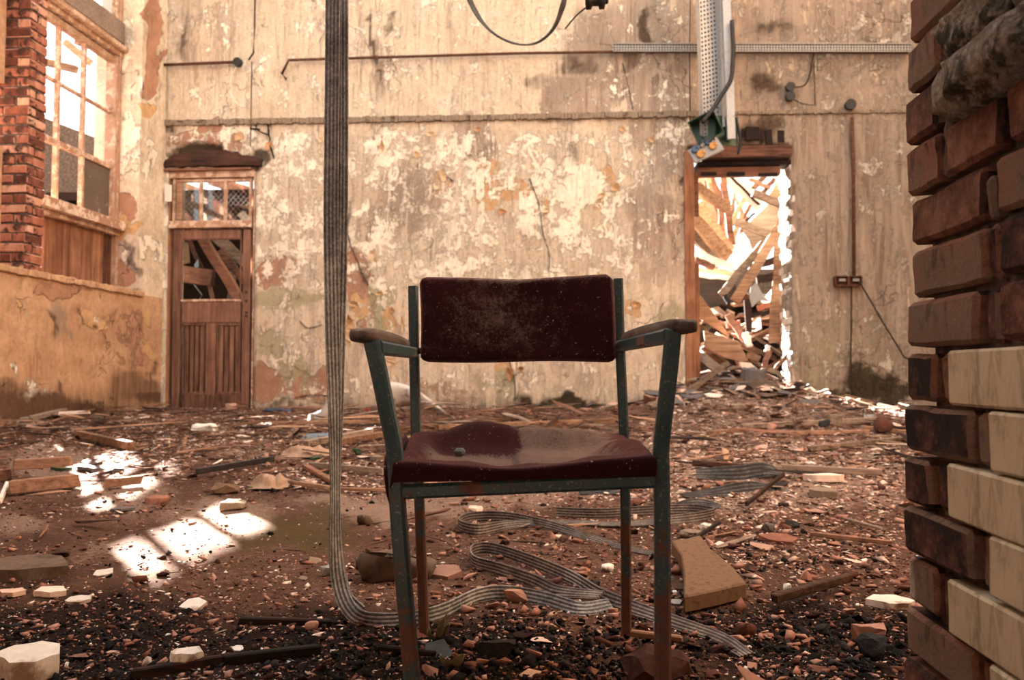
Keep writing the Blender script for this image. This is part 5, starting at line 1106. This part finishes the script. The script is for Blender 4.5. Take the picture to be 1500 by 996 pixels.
def gplank(name, p0, p1, wpx, th, mat, label, cat='plank', lift=.012, twist=0.0):
    a, b = gpt(*p0), gpt(*p1); a.z = gzf(a.x, a.y) + lift + th / 2; b.z = gzf(b.x, b.y) + lift + th / 2; w = wpx * (a.y + b.y) / 2 / FOC; t_ = (b - a).normalized()
    r = t_.cross(Vector((0, 0, 1))).normalized(); u = r.cross(t_); q = Matrix.Rotation(twist, 3, t_); r, u = q @ r, q @ u; n = 5; vs = []
    for i in range(n + 1):
        c_ = a.lerp(b, i / n) + r * rnd.uniform(-.1, .1) * w * .3
        for x, y in ((-1, -1), (1, -1), (1, 1), (-1, 1)):
            vs.append(c_ + r * (x * w / 2 * rnd.uniform(.9, 1.1)) + u * (y * th / 2) + t_ * (rnd.uniform(-.5, .5) * w if i in (0, n) else 0))
    m = MB(); m.add(vs, [(i * 4 + k, i * 4 + (k + 1) % 4, i * 4 + 4 + (k + 1) % 4, i * 4 + 4 + k) for i in range(n) for k in range(4)] + [(3, 2, 1, 0), (n * 4, n * 4 + 1, n * 4 + 2, n * 4 + 3)])
    return m.build(name, MAT[mat], label=label, cat=cat, bevel=.003)
for a_ in [
 ('broken_beam', (14, 727), (116, 716), 14, .06, 'splint', 'thick brown broken beam lying on the floor by the left edge'), ('split_log', (20, 706), (104, 700), 9, .05, 'splint', 'split orange log end lying on the thick brown beam', 'log', .06),
 ('timber_end', (-30, 712), (18, 704), 12, .05, 'redwood', 'orange timber end at the very left edge of the floor', 'timber'), ('plank', (114, 644), (192, 662), 10, .05, 'timber', 'pale brown plank lying loose left of the sun patches'),
 ('plank', (34, 628), (94, 612), 9, .04, 'greywood', 'grey brown plank propped along the foot of the left wall', 'plank', .05), ('plank', (72, 617), (130, 614), 9, .03, 'chip', 'orange pink board lying near the foot of the left wall', 'plank', .05),
 ('plank', (448, 658), (543, 638), 9, .04, 'greywood', 'brown plank lying behind the hanging belt'), ('plank', (492, 656), (566, 642), 8, .04, 'splint', 'darker plank lying right behind the chair front leg'), ('plank', (451, 688), (562, 698), 6, .03, 'greywood', 'long thin plank lying between belt and chair leg'),
 ('board', (446, 688), (488, 712), 10, .02, 'redwood', 'short red brown board lying just in front of the thin plank', 'board'), ('stick', (413, 711), (486, 722), 5, .02, 'timber', 'pale stick lying beside the tan cloth', 'stick'), ('stick', (486, 722), (566, 724), 4, .015, 'timber', 'thin pale stick at the edge of the bare patch', 'stick'),
 ('plank', (400, 625), (560, 622), 7, .03, 'timber', 'long pale batten near the wall left of the chair'), ('plank', (560, 640), (760, 618), 6, .04, 'splint', 'long brown batten lying behind the chair back legs'), ('plank', (640, 632), (900, 622), 6, .04, 'timber', 'long pale batten under the wall behind the chair'), ('plank', (700, 645), (880, 650), 6, .03, 'greywood', 'grey batten seen just over the chair seat'),
 ('plank', (1086, 631), (1290, 622), 7, .04, 'greywood', 'long grey batten lying across in front of the heap'), ('plank', (1150, 640), (1272, 638), 6, .03, 'splint', 'dark batten lying in front of the long grey batten'), ('plank', (1186, 664), (1330, 648), 8, .03, 'greywood', 'grey plank slanting toward the brick pier'), ('plank', (1016, 686), (1106, 692), 7, .03, 'splint', 'brown plank lying right of the chair arm leg'),
 ('plank', (1146, 692), (1292, 700), 6, .03, 'greywood', 'thin batten in the pale rubble left of the pier'), ('plank', (1266, 632), (1340, 640), 8, .03, 'timber', 'pale batten lying at the foot of the brick pier'), ('stick', (1094, 752), (1148, 707), 5, .02, 'burnt', 'dark bent stick standing out of the pale rubble', 'stick', .03), ('stick', (1132, 896), (1246, 862), 12, .022, 'splint', 'brown stick lying in the red rubble at lower right', 'stick', .02),
 ('stick', (1000, 812), (1054, 776), 5, .014, 'burnt', 'thin black twig beside the cream stone', 'stick', .02), ('stick', (1236, 766), (1292, 782), 4, .012, 'greywood', 'thin pale stick lying near the pier in the rubble', 'stick'), ('stick', (1186, 790), (1306, 804), 5, .016, 'splint', 'brown thin batten lying across the rubble near the pier', 'stick'),
 ('plank', (324, 974), (468, 958), 14, .025, 'burnt', 'dark damp plank half buried at the bottom of the picture', 'plank', -.005), ('plank', (190, 996), (322, 974), 12, .025, 'burnt', 'dark plank end half buried below the white chunk', 'plank', -.005), ('plank', (352, 914), (486, 918), 10, .02, 'burnt', 'dark buried batten lying left of the hanging belt', 'plank', -.003), ('stick', (918, 938), (1000, 948), 9, .014, 'splint', 'brown lath lying by the right front chair leg', 'stick', .01),
 ('pipe', (288, 704), (402, 684), 5, .03, 'black', 'thin black pipe lying across the rubble left of the tan cloth', 'pipe', .03), ('log', (152, 718), (208, 712), 8, .04, 'timber', 'small log lying in the middle of a sun patch', 'log'), ('lath', (1040, 640), (1096, 634), 6, .03, 'splint', 'splintered lath lying at the left foot of the heap', 'lath'),
 ('stick', (552, 958), (640, 968), 7, .012, 'burnt', 'dark twig on the soil between the chair legs at the front', 'stick', .008), ('strip', (0, 742), (10, 718), 5, .03, 'sheet', 'white strip leaning at the left edge of the floor', 'strip'),
]: gplank(*a_)
for a_ in [
 ('stone', 'rock', 128, 606, 156, 624, 'rubblestone', 'dark rounded rock lying below the left wall', 'rock'), ('slab', 'plaster_slab', 36, 620, 68, 638, 'chip', 'pinkish triangular plaster slab leaning below the left wall', 'slab', .03, .35), ('slab', 'plaster_slab', 56, 598, 82, 608, 'chip', 'pink plaster slab close against the left wall', 'slab', .03, .6), ('slab', 'plaster_slab', 16, 592, 42, 608, 'putty', 'cream plaster slab leaning against the left wall', 'slab', .03, .7),
 ('chunk', 'white_shard', 23, 612, 33, 625, 'white', 'small white shard standing below the left wall', 'shard'), ('chunk', 'white_block', 276, 620, 315, 633, 'sheet', 'flat white block shining in the sun near the door', 'block', .02, 0, None, .1), ('chunk', 'rubble_block', 326, 590, 346, 606, 'chip', 'pink block of rubble at the foot of the wooden door', 'block'), ('chunk', 'rubble_block', 340, 584, 356, 598, 'chip', 'smaller pink block against the wooden door', 'block'),
 ('chunk', 'loose_brick', 304, 710, 345, 725, 'slab', 'tan loose brick lying beside the tan cloth', 'brick', .02, 0, .15, .05), ('chunk', 'loose_brick', 318, 732, 356, 748, 'putty', 'pale brick lying in the largest sun patch', 'brick', .02, 0, .3, .05), ('chunk', 'brick_lump', 194, 726, 242, 738, 'lump', 'flat brown lump between the two large sun patches', 'lump'), ('slab', 'slate_piece', 162, 744, 198, 753, 'slate', 'thin grey slate left of the largest sun patch', 'slate', .01),
 ('slab', 'grey_slab', 106, 684, 182, 694, 'slate', 'long grey green slab behind the split log', 'slab', .02), ('slab', 'green_strip', 74, 685, 108, 691, 'greenglass', 'thin green strip at the edge of the far left sun patch', 'strip', .01),
 ('slab', 'blue_film', 440, 634, 486, 650, 'sheetblue', 'crumpled pale blue film on the debris behind the hanging belt', 'film', .012, .25), ('slab', 'paper_sheet', 418, 656, 458, 674, 'putty', 'pale crumpled card lying left of the hanging belt', 'card', .008, .4), ('slab', 'green_shard', 446, 668, 478, 675, 'greenglass', 'green glass shard left of the hanging belt', 'shard', .012, .2), ('chunk', 'green_shard', 514, 656, 531, 668, 'greenglass', 'green bottle shard between belt and chair', 'shard'), ('slab', 'green_shard', 467, 691, 482, 698, 'greenglass', 'small green shard beside the thin plank', 'shard', .01),
 ('chunk', 'red_scrap', 535, 594, 541, 604, 'red', 'tiny red plastic piece on the debris by the wall', 'cap'), ('slab', 'plaster_slab', 540, 668, 562, 680, 'putty', 'cream plaster piece behind the left chair leg', 'slab', .02, .1),
 ('slab', 'flat_stone', -20, 826, 104, 858, 'rubblestone', 'large flat reddish stone at the left edge of the foreground', 'stone', .035), ('slab', 'white_shard', 136, 836, 167, 848, 'white', 'white pointed shard on the moss below the sun patch', 'shard', .008, .25), ('slab', 'pale_slab', -6, 868, 42, 878, 'chip', 'pale flat slab at the left edge of the foreground', 'slab', .012), ('slab', 'pale_slab', 44, 866, 100, 879, 'chip', 'pale flat slab second from the left edge', 'slab', .014, .05), ('slab', 'grey_shard', 98, 877, 136, 887, 'white', 'grey white shard beside the pale flat slabs', 'shard', .008, .1),
 ('slab', 'white_shard', 264, 882, 304, 898, 'white', 'folded white shard in the dark soil left of the belt', 'shard', .01, .35), ('chunk', 'white_chunk', 240, 948, 293, 983, 'white', 'white broken chunk in the dark soil near the bottom', 'chunk', .02, .2, .5), ('chunk', 'white_shard', 206, 958, 221, 980, 'white', 'small white pointed shard left of the white chunk', 'shard'), ('slab', 'pale_chunk', 0, 970, 88, 1010, 'white', 'large pale chunk in the bottom left corner', 'chunk', .045, .06), ('slab', 'white_shard', 340, 949, 358, 959, 'white', 'tiny white shard on the buried planks', 'shard', .006, .3),
 ('stone', 'brick_lump', 444, 910, 465, 928, 'lump', 'brown lump sitting on the buried batten', 'lump'), ('chunk', 'foil_scrap', 464, 827, 487, 845, 'panelgrey', 'crumpled silvery scrap just left of the hanging belt', 'scrap'), ('stone', 'concrete_block', 511, 806, 588, 856, 'rubblestone', 'rounded brown concrete block behind the left chair legs', 'block', .02, 0, 0, .2), ('stone', 'concrete_block', 584, 812, 640, 852, 'rubblestone', 'second brown block touching the rounded concrete block', 'block', .02, 0, 0, .25),
 ('stone', 'rock', 517, 752, 545, 770, 'rubblestone', 'small brown rock on the bare patch left of the chair', 'rock'), ('slab', 'plaster_slab', 627, 836, 680, 852, 'chip', 'pale flake of plaster beside the rear left chair leg', 'slab', .014, .15), ('chunk', 'loose_brick', 735, 865, 782, 884, 'lump', 'small broken brick under the arch of the belt', 'brick', .02, 0, .1, .06), ('chunk', 'coal_lump', 692, 938, 756, 968, 'coal', 'large flat black lump under the middle of the chair', 'coal'),
 ('slab', 'metal_scrap', 610, 946, 672, 970, 'black', 'dark triangular metal scrap by the front left chair leg', 'scrap', .004, .3), ('chunk', 'pale_stone', 684, 741, 708, 753, 'chip', 'pale stone on the bare patch seen under the chair', 'stone'), ('stone', 'white_stone', 878, 826, 901, 839, 'white', 'white stone behind the right rear chair leg', 'stone'), ('stone', 'cream_stone', 996, 774, 1038, 791, 'putty', 'cream flat stone to the right of the chair', 'stone'), ('chunk', 'white_scrap', 1022, 765, 1050, 778, 'white', 'crumpled white scrap behind the cream stone', 'scrap'),
 ('slab', 'curved_strip', 982, 874, 1001, 897, 'panelgrey', 'small grey curved strip by the right front chair leg', 'strip', .006, .2), ('stone', 'red_stone', 1076, 912, 1112, 936, 'lump', 'smooth red stone right of the chair in the foreground', 'stone'), ('slab', 'tile_piece', 1116, 784, 1165, 804, 'lump', 'flat pink tile piece in the middle of the right rubble', 'tile', .014, .08), ('chunk', 'brick_wedge', 1172, 834, 1194, 852, 'lump', 'small brick wedge right of the tan slab', 'brick'), ('chunk', 'brick_lump', 1252, 910, 1303, 946, 'lump', 'big pointed brick lump near the foot of the pier', 'brick'),
 ('chunk', 'coal_lump', 1264, 932, 1312, 968, 'coal', 'large black lump near the foot of the pier', 'coal'), ('chunk', 'white_shard', 1148, 853, 1162, 876, 'white', 'white upright shard above the brown stick', 'shard'), ('chunk', 'brick_slab', 912, 966, 1018, 1000, 'lump', 'large pink brick slab in front of the right front chair leg', 'brick', .02, 0, 0, .15), ('slab', 'white_slab', 1272, 882, 1340, 894, 'white', 'white slab at the foot of the glazed bricks', 'slab', .016), ('stone', 'grey_stone', 1116, 764, 1136, 781, 'slate', 'grey round stone in the right rubble', 'stone'), ('chunk', 'coal_lump', 1150, 762, 1174, 774, 'coal', 'black lump beside the grey round stone', 'coal'),
 ('stone', 'red_rock', 1286, 606, 1318, 636, 'lump', 'red brown rock at the foot of the wall beside the pier', 'rock'), ('stone', 'white_bag', 1264, 608, 1290, 623, 'panelgrey', 'crumpled white bag between the rock and the leaning board', 'bag'),  
 ('slab', 'plaster_slab', 1186, 720, 1230, 733, 'putty', 'pale plaster slab in the middle of the right rubble', 'slab', .03, .05), ('slab', 'plaster_slab', 1180, 698, 1236, 710, 'chip', 'pinkish plaster slab behind the pale one on the right', 'slab', .03), ('slab', 'plaster_slab', 1040, 648, 1060, 656, 'chip', 'light plaster slab in front of the heap', 'slab', .02, .1), ('slab', 'tile_piece', 1036, 610, 1064, 624, 'putty', 'tan slab lying at the front of the heap', 'slab', .03, .2), ('slab', 'tile_piece', 1130, 600, 1166, 616, 'greywood', 'brown panel lying across the heap front', 'panel', .02, .3),
 ('chunk', 'grey_lump', 1200, 590, 1218, 605, 'coal', 'dark lump beside the leaning board', 'lump'), ('chunk', 'tan_lump', 1212, 586, 1236, 606, 'putty', 'tan lump left of the leaning board', 'lump'), ('chunk', 'white_piece', 1160, 566, 1186, 582, 'sheet', 'white sunlit rubble at the foot of the right reveal', 'block'), ('chunk', 'bark_piece', 66, 806, 100, 822, 'burnt', 'dark lump behind the large flat stone', 'lump'), ('stone', 'round_stone', 226, 834, 246, 846, 'lump', 'small round stone left of the moss in the foreground', 'stone'), ('stone', 'round_stone', 190, 842, 216, 856, 'lump', 'flat round stone beside the white pointed shard', 'stone'),
]: piece(*a_)
# tan slab in front
P_ = [gpt(985, 822, 0), gpt(1028, 812, 0), gpt(1094, 880, 0), gpt(1002, 902, 0)]
sl = MB(); P_ = [Vector((p.x, p.y, gzf(p.x, p.y) + .004)) for p in P_]; P_[0] = P_[0] + Vector((.0, .03, .012)); P_[1] = P_[1] + Vector((0, .02, .012))
mid = lambda a, b, f, s: a.lerp(b, f) + Vector((s, 0, 0))
pl = [P_[0], mid(P_[0], P_[1], .4, 0) - Vector((0, .012, 0)), P_[1], mid(P_[1], P_[2], .33, -.008), mid(P_[1], P_[2], .7, .006), P_[2], mid(P_[2], P_[3], .5, .006), P_[3], mid(P_[3], P_[0], .35, .014), mid(P_[3], P_[0], .7, .02)]
sl.prism(pl, (0, 0, .042)); sl.build('fibre_slab', MAT['slab'], label='thick tan fibre slab lying by the right front chair leg', cat='slab', bevel=.004)
# broken column stub, leaning board
st = thing('pipe_stub', 'broken grey stone block stub standing on the heap in front of the doorway', 'block', at_g(1108, 584))
me = rough_mesh('lower_block', (.30, .3, .2), .03, .02, 2, 5, MAT['rubblestone'], 6); inst('lower_block', me, st, at_y(1112, 572, 8.2), (0, .1, .2)); me = rough_mesh('upper_block', (.2, .2, .2), .02, .015, 2, 6, MAT['slate'], 6); inst('upper_block', me, st, at_y(1103, 555, 8.2), (0, .12, .1))
board('leaning_board', [(1224, 604), (1232, 580), (1240, 577), (1296, 592), (1296, 608), (1262, 612)], 8.60, .03, 'timber', 'tan board leaning on the wall, its end bright with sun', 'board', .5)
board('pale_post', [(1173, 522), (1179, 520), (1178, 545), (1174, 548)], 8.94, .03, 'putty', 'narrow pale peg on the wall right of the doorway', 'peg')
# white mudguard-like panel and pipe elbow, blue tube, cloth, leaves
def arc(cx, cy, r0, r1, a0, a1, n, sx=1.0):
    o_ = [(cx + r1 * sx * math.cos(math.radians(a0 + (a1 - a0) * k / n)), cy - r1 * math.sin(math.radians(a0 + (a1 - a0) * k / n))) for k in range(n + 1)]
    return o_, [(cx + r0 * sx * math.cos(math.radians(a0 + (a1 - a0) * k / n)), cy - r0 * math.sin(math.radians(a0 + (a1 - a0) * k / n))) for k in range(n + 1)]
GY = 8.1; outer = [(566, 612), (566, 566), (572, 560), (590, 562), (612, 572), (634, 588), (656, 606)]; inner = [(576, 612), (578, 603), (590, 596), (604, 595), (620, 598), (634, 603), (644, 608)]
O2 = smooth_path(outer, 4); I2 = smooth_path(inner, 4); m = MB(); n = len(O2); vs = []
for (a_, b_) in zip(O2, I2):
    for k in range(5):
        f = k / 4; px, py = a_[0] + (b_[0] - a_[0]) * f, a_[1] + (b_[1] - a_[1]) * f; vs.append(at_y(px, py, GY + .12 * f * f - .02 * math.sin(f * 3)))
m.add(vs, [(i * 5 + k, i * 5 + k + 1, i * 5 + 6 + k, i * 5 + 5 + k) for i in range(n - 1) for k in range(4)])
o = m.build('mudguard', MAT['palebody'], smooth=True, label='white curved metal mudguard standing against the wall behind the chair', cat='mudguard'); q = o.modifiers.new('s', 'SOLIDIFY'); q.thickness = .012
el = smooth_path([tuple(at_y(*p)) for p in ((456, 616, 6.9), (466, 614, 6.95), (476, 608, 7.0), (484, 598, 7.1), (487, 588, 7.2))], 6)
m = MB(); r_ = .062; m.tube(el, r_, 14); o = m.build('pipe_elbow', MAT['pvc'], smooth=True, label='grey plastic pipe elbow on the debris behind the hanging belt', cat='pipe')
pts = [at_y(388, 603, 8.2), at_y(428, 602, 8.2)]; m = MB(); m.tube([pts[0].lerp(pts[1], k / 4) for k in range(5)], .032, 10); m.build('blue_tube', MAT['blue'], smooth=True, label='short blue plastic tube on the debris below the back wall', cat='tube')
def cloth(cx, cy, w, h, label):
    c_ = gpt(cx, cy); n = 22; m = MB(); vs = []
    for j in range(n + 1):
        for i in range(n + 1):
            u, v = i / n - .5, j / n - .5; e_ = max(0, .5 - math.hypot(u, v)); f_ = float(fbm(np.array([u * 3.2 + 3 + v]), np.array([v * 2.2]), 3, 3)[0])
            z = e_ * h * 1.6 * (1.0 + 1.6 * f_) + .22 * h * abs(math.sin(7 * (u + .5 * v) + 6 * f_)) * min(1, e_ * 6)
            vs.append((c_.x + u * w * (1 + .3 * math.sin(v * 6)), c_.y + v * w * .7, gzf(c_.x, c_.y) + max(.004, z)))
    m.add(vs, [(j * (n + 1) + i, j * (n + 1) + i + 1, (j + 1) * (n + 1) + i + 1, (j + 1) * (n + 1) + i) for j in range(n) for i in range(n)])
    o = m.build('cloth', MAT['cloth'], smooth=True, label=label, cat='cloth'); return o
cloth(396, 714, .2, .10, 'crumpled tan cloth lying on the rubble left of the belt'); cloth(450, 668, .3, .09, 'pale tan rag heaped against the crumpled card')
def leaf(name, pts, label):
    t_ = thing(name, label, 'plant', gpt(*pts[0][0]))
    for a_, b_, w in pts:
        A = gpt(*a_); Bd = A.y; p0 = A + Vector((0, 0, .004)); p1 = at_y(*b_, Bd - .02); d = p1 - p0; s_ = d.cross(Vector((0, 1, 0))).normalized(); m = MB(); vs = []; n = 6
        for k in range(n + 1):
            f = k / n; ww = w * math.sin(math.pi * (.08 + .9 * f)) ** .8; c_ = p0 + d * f + Vector((0, -.012 * math.sin(f * 3), 0)); vs += [c_ - s_ * ww, c_ + Vector((0, .006, 0)), c_ + s_ * ww]
        m.add(vs, [(k * 3 + q, k * 3 + q + 1, k * 3 + q + 4, k * 3 + q + 3) for k in range(n) for q in (0, 1)]); o = m.build('leaf', MAT['leafg'], t_, smooth=True); q = o.modifiers.new('s', 'SOLIDIFY'); q.thickness = .001
leaf('weed', [((640, 940), (652, 902), .008), ((638, 938), (660, 912), .007), ((634, 940), (628, 918), .005), ((640, 930), (656, 896), .004)], 'pale green weed growing beside the rear left chair leg')
leaf('weed', [((662, 978), (644, 958), .006), ((662, 978), (680, 958), .010), ((660, 976), (655, 962), .006)], 'small pale weed in the dark rubble under the chair')

# ================================================================== countless rubble, and the pieces that show largest as things of their own
def hull_np(d, seed, n=12, sharp=.4):
    me = hull('t', d, seed, n, sharp); bm = bmesh.new(); bm.from_mesh(me); bmesh.ops.triangulate(bm, faces=bm.faces[:])
    v = np.array([x.co[:] for x in bm.verts]); f = np.array([[q.index for q in t.verts] for t in bm.faces]); bm.free(); bpy.data.meshes.remove(me); return v, f
T_lump = [hull_np((1, .62 + .06 * (k % 4), .30 + .07 * (k % 4)), k, 8, .3) for k in range(14)]
T_coal = [hull_np((1, .8, .66), k + 200, 9, .35) for k in range(8)]
T_flake = [hull_np((1, .75, .16), 40 + k, 11, .3) for k in range(8)]
T_lath = [hull_np((1, .075, .03), 80 + k, 9, .12) for k in range(6)]
def rotm(rx, ry, rz):
    cx, sx, cy, sy, cz, sz = np.cos(rx), np.sin(rx), np.cos(ry), np.sin(ry), np.cos(rz), np.sin(rz); R = np.empty((len(rx), 3, 3))
    R[:, 0, 0] = cz * cy; R[:, 0, 1] = cz * sy * sx - sz * cx; R[:, 0, 2] = cz * sy * cx + sz * sx; R[:, 1, 0] = sz * cy; R[:, 1, 1] = sz * sy * sx + cz * cx; R[:, 1, 2] = sz * sy * cx - cz * sx; R[:, 2, 0] = -sy; R[:, 2, 1] = cy * sx; R[:, 2, 2] = cy * cx
    return R
def scatter_pos(n, weight, y0=1.42, y1=8.98, pw=1.6):
    """positions on the floor, thinning out with distance, kept where weight(px, py, x, y) allows"""
    X, Y = [], []; tot = 0
    while tot < n:
        k = n * 3; u = rng.random(k); e = 1 - pw; y = (y0 ** e + u * (y1 ** e - y0 ** e)) ** (1 / e) if abs(e) > 1e-6 else y0 * (y1 / y0) ** u
        x = rng.uniform(-.82, .62, k) * y + rng.uniform(-.3, .3, k); ok = (x > XL + .12) & (x < 4.8); x, y = x[ok], y[ok]
        px, py = px_of(np.stack([x, y, gz(x, y)], 1)); w = weight(px, py, x, y); ok = (rng.random(len(x)) < w) & ~((x > .5) & (y < 1.4)); X.append(x[ok]); Y.append(y[ok]); tot += ok.sum()
    return np.concatenate(X)[:n], np.concatenate(Y)[:n]
def stuff(name, T, x, y, size, flatrot, mat, label, cat, sink=.4, lift=0.0, stretch=None):
    V, F, off = [], [], 0; n = len(x); which = rng.integers(0, len(T), n)
    R = rotm(rng.normal(0, flatrot, n), rng.normal(0, flatrot, n), rng.uniform(0, 6.28, n)); z = gz(x, y)
    for k, (tv, tf) in enumerate(T):
        i = np.nonzero(which == k)[0]; 
        if not len(i): continue
        sc = size[i][:, None] * (np.ones((len(i), 3)) if stretch is None else stretch[i]); p = tv[None] * sc[:, None, :]; p = np.einsum('nij,nkj->nki', R[i], p); zmin = p[:, :, 2].min(1)
        p[:, :, 0] += x[i][:, None]; p[:, :, 1] += y[i][:, None]; p[:, :, 2] += (z[i] - zmin * (1 - sink) - .0 + (lift[i] if hasattr(lift, '__len__') else lift))[:, None]
        V.append(p.reshape(-1, 3)); F.append((tf[None] + (np.arange(len(i)) * len(tv))[:, None, None] + off).reshape(-1, 3)); off += len(i) * len(tv)
    V = np.concatenate(V); F = np.concatenate(F); me = bpy.data.meshes.new(name); me.vertices.add(len(V)); me.vertices.foreach_set('co', V.astype(np.float32).ravel())
    me.loops.add(len(F) * 3); me.loops.foreach_set('vertex_index', F.astype(np.int32).ravel()); me.polygons.add(len(F)); me.polygons.foreach_set('loop_start', np.arange(0, len(F) * 3, 3, dtype=np.int32)); me.polygons.foreach_set('loop_total', np.full(len(F), 3, np.int32))
    me.update(); me.validate(); me.materials.append(MAT[mat]); o = link(bpy.data.objects.new(name, me)); return tag(o, label, cat, kind='stuff')
def logn(n, m, s, lo, hi): return np.clip(m * np.exp(rng.normal(0, s, n)), lo, hi)
def region(px, py, L): return np.clip(blobs(px, py, L), 0, 1)
sunny = [(180, 722, 85, 28, 1), (75, 678, 90, 24, .8), (320, 758, 110, 34, .9)]
bare = [(540, 752, 170, 26, .9), (430, 785, 120, 32, .9), (200, 790, 240, 34, .75), (160, 840, 120, 20, .6), (330, 760, 150, 30, .6)]
def w_crumb(px, py, x, y): return np.clip(.9 - .85 * region(px, py, bare), .05, 1)
def w_coal(px, py, x, y): return np.clip(region(px, py, [(760, 960, 280, 70, .9), (1220, 950, 140, 70, .9), (1010, 930, 120, 60, .6), (100, 950, 320, 70, .35), (480, 960, 120, 60, .4), (1190, 810, 130, 40, .25)]) + .02, 0, 1)
def w_lath(px, py, x, y): return np.clip(.12 + region(px, py, [(250, 650, 420, 60, .9), (700, 640, 500, 50, .9), (1150, 650, 300, 70, .8), (120, 700, 200, 40, .6)]) - .8 * region(px, py, bare) - region(px, py, sunny), .004, 1) * (y > 2.6)
def w_pale(px, py, x, y): return np.clip(.06 + region(px, py, [(1130, 690, 320, 90, 1), (900, 690, 300, 60, .8), (520, 700, 200, 40, .6), (1200, 600, 200, 60, .7), (1080, 600, 120, 50, 1), (300, 650, 300, 50, .35), (1150, 800, 220, 50, .4)]) - .5 * region(px, py, bare), .01, 1)
x, y = scatter_pos(34000, w_crumb, pw=2.0); stuff('brick_crumbs', T_lump, x, y, logn(len(x), .0036, .8, .0012, .030) * (.75 + .42 * y) * np.where(x < -.15 * y, .72, 1.0), .25, 'lump', 'countless small red brick crumbs over the whole floor', 'rubble')
x, y = scatter_pos(4500, w_coal, pw=2.2); stuff('charcoal_bits', T_coal, x, y, logn(len(x), .0055, .55, .002, .03) * (.7 + .4 * y), .5, 'coal', 'small black charcoal bits in the near rubble', 'charcoal')
x, y = scatter_pos(32000, w_pale, pw=.8); stuff('plaster_crumbs', T_flake, x, y, logn(len(x), .0075, .55, .003, .05) * (.5 + .32 * y), .22, 'chip', 'countless pale plaster chips on the far floor', 'rubble')
x, y = scatter_pos(7000, w_lath, y1=8.75, pw=.3); stuff('wood_splinters', T_lath, x, y, logn(len(x), .045, .5, .012, .2) * (.5 + .28 * y), .12, 'splint', 'countless small wood splinters on the far floor', 'splinters', lift=rng.uniform(0, .05, len(x)) * ss(4, 7, y))
x, y = scatter_pos(3000, lambda px, py, x, y: np.clip(.4 - .3 * region(px, py, bare), 0, 1), pw=1.8); stuff('white_crumbs', T_flake, x, y, logn(len(x), .0042, .5, .002, .012) * (.6 + .35 * y), .4, 'white', 'tiny white crumbs scattered on the soil', 'rubble')

def protos(name, T, mat):
    out = []
    for v, f in T:
        me = bpy.data.meshes.new(name); me.from_pydata(v.tolist(), [], f.tolist()); me.materials.append(MAT[mat]); out.append(me)
    return out
def singles(name, T, mats, n, weight, size, flat, label, cat, group, pw, lift=.0, y0=1.5, y1=8.9, sxy=None):
    P = [m_ for mt in mats for m_ in protos(name, T, mt)]; x, y = scatter_pos(n, weight, y0, y1, pw); z = gz(x, y); first = None
    for k in range(n):
        me = P[k % len(P)]
        if first is None: o = first = bpy.data.objects.new(name, me)
        else: o = first.copy(); o.data = me
        s = size(y[k]); link(o); st = sxy() if sxy else (1, 1, 1)
        o.scale = (s * st[0], s * st[1], s * st[2]); o.location = (x[k], y[k], z[k] + s * .07 * st[2] + lift * rnd.random() * float(ss(4, 7, y[k])))
        o.rotation_euler = (rnd.gauss(0, flat), rnd.gauss(0, flat), rnd.uniform(0, 6.28)); tag(o, label, cat, group)
S = lambda a, b, s=.35: (lambda yy: a * (.6 + b * yy) * math.exp(rnd.gauss(0, s)))
singles('brick_fragment', T_lump, ['lump'], 300, lambda px, py, x, y: w_crumb(px, py, x, y) * np.where(px > 560, 1, .2), S(.024, .26, .45), .16, 'broken red brick fragment lying loose among the floor rubble', 'brick fragment', 'brick fragments on the floor', 1.9)
singles('charcoal_lump', T_coal, ['coal'], 200, w_coal, S(.017, .25), .4, 'black charcoal lump lying in the near rubble around the chair', 'charcoal', 'charcoal lumps on the floor', 2.2, y1=4.5)
singles('plaster_flake', T_flake, ['chip', 'chip', 'putty'], 300, w_pale, S(.033, .26), .16, 'flat pale flake of fallen plaster lying on the floor', 'plaster flake', 'fallen plaster flakes', 1.0, .02)
singles('wood_lath', T_lath, ['splint', 'greywood', 'timber', 'burnt', 'redwood'], 300, w_lath, S(.15, .26, .4), .07, 'splintered wooden lath lying flat in the far debris', 'lath', 'splintered laths on the floor',   .5, .09, y0=2.8, y1=8.5, sxy=lambda: (1, rnd.uniform(.7, 1.8), rnd.uniform(.7, 1.4)))
singles('slate_chip', T_flake, ['slate'], 70, w_pale, S(.03, .25), .15, 'grey chip of slate lying on the rubble', 'slate chip', 'slate chips on the floor', 1.2, .02)
singles('pale_pebble', T_lump, ['white'], 70, lambda px, py, x, y: np.where(py > 720, .6, .15), S(.010, .2), .4, 'small white pebble of plaster in the soil', 'pebble', 'white pebbles on the floor', 2.0)
singles('heap_slab', T_flake, ['slate', 'chip', 'greywood', 'putty'], 200, lambda px, py, x, y: np.exp(-((x - 1.75) / .9) ** 2 - ((y - 8.3) / .8) ** 2), S(.062, .25), .22, 'broken slab on the heap spilling out of the doorway', 'slab', 'slabs on the doorway heap', 0.0, .05, y0=6.8)
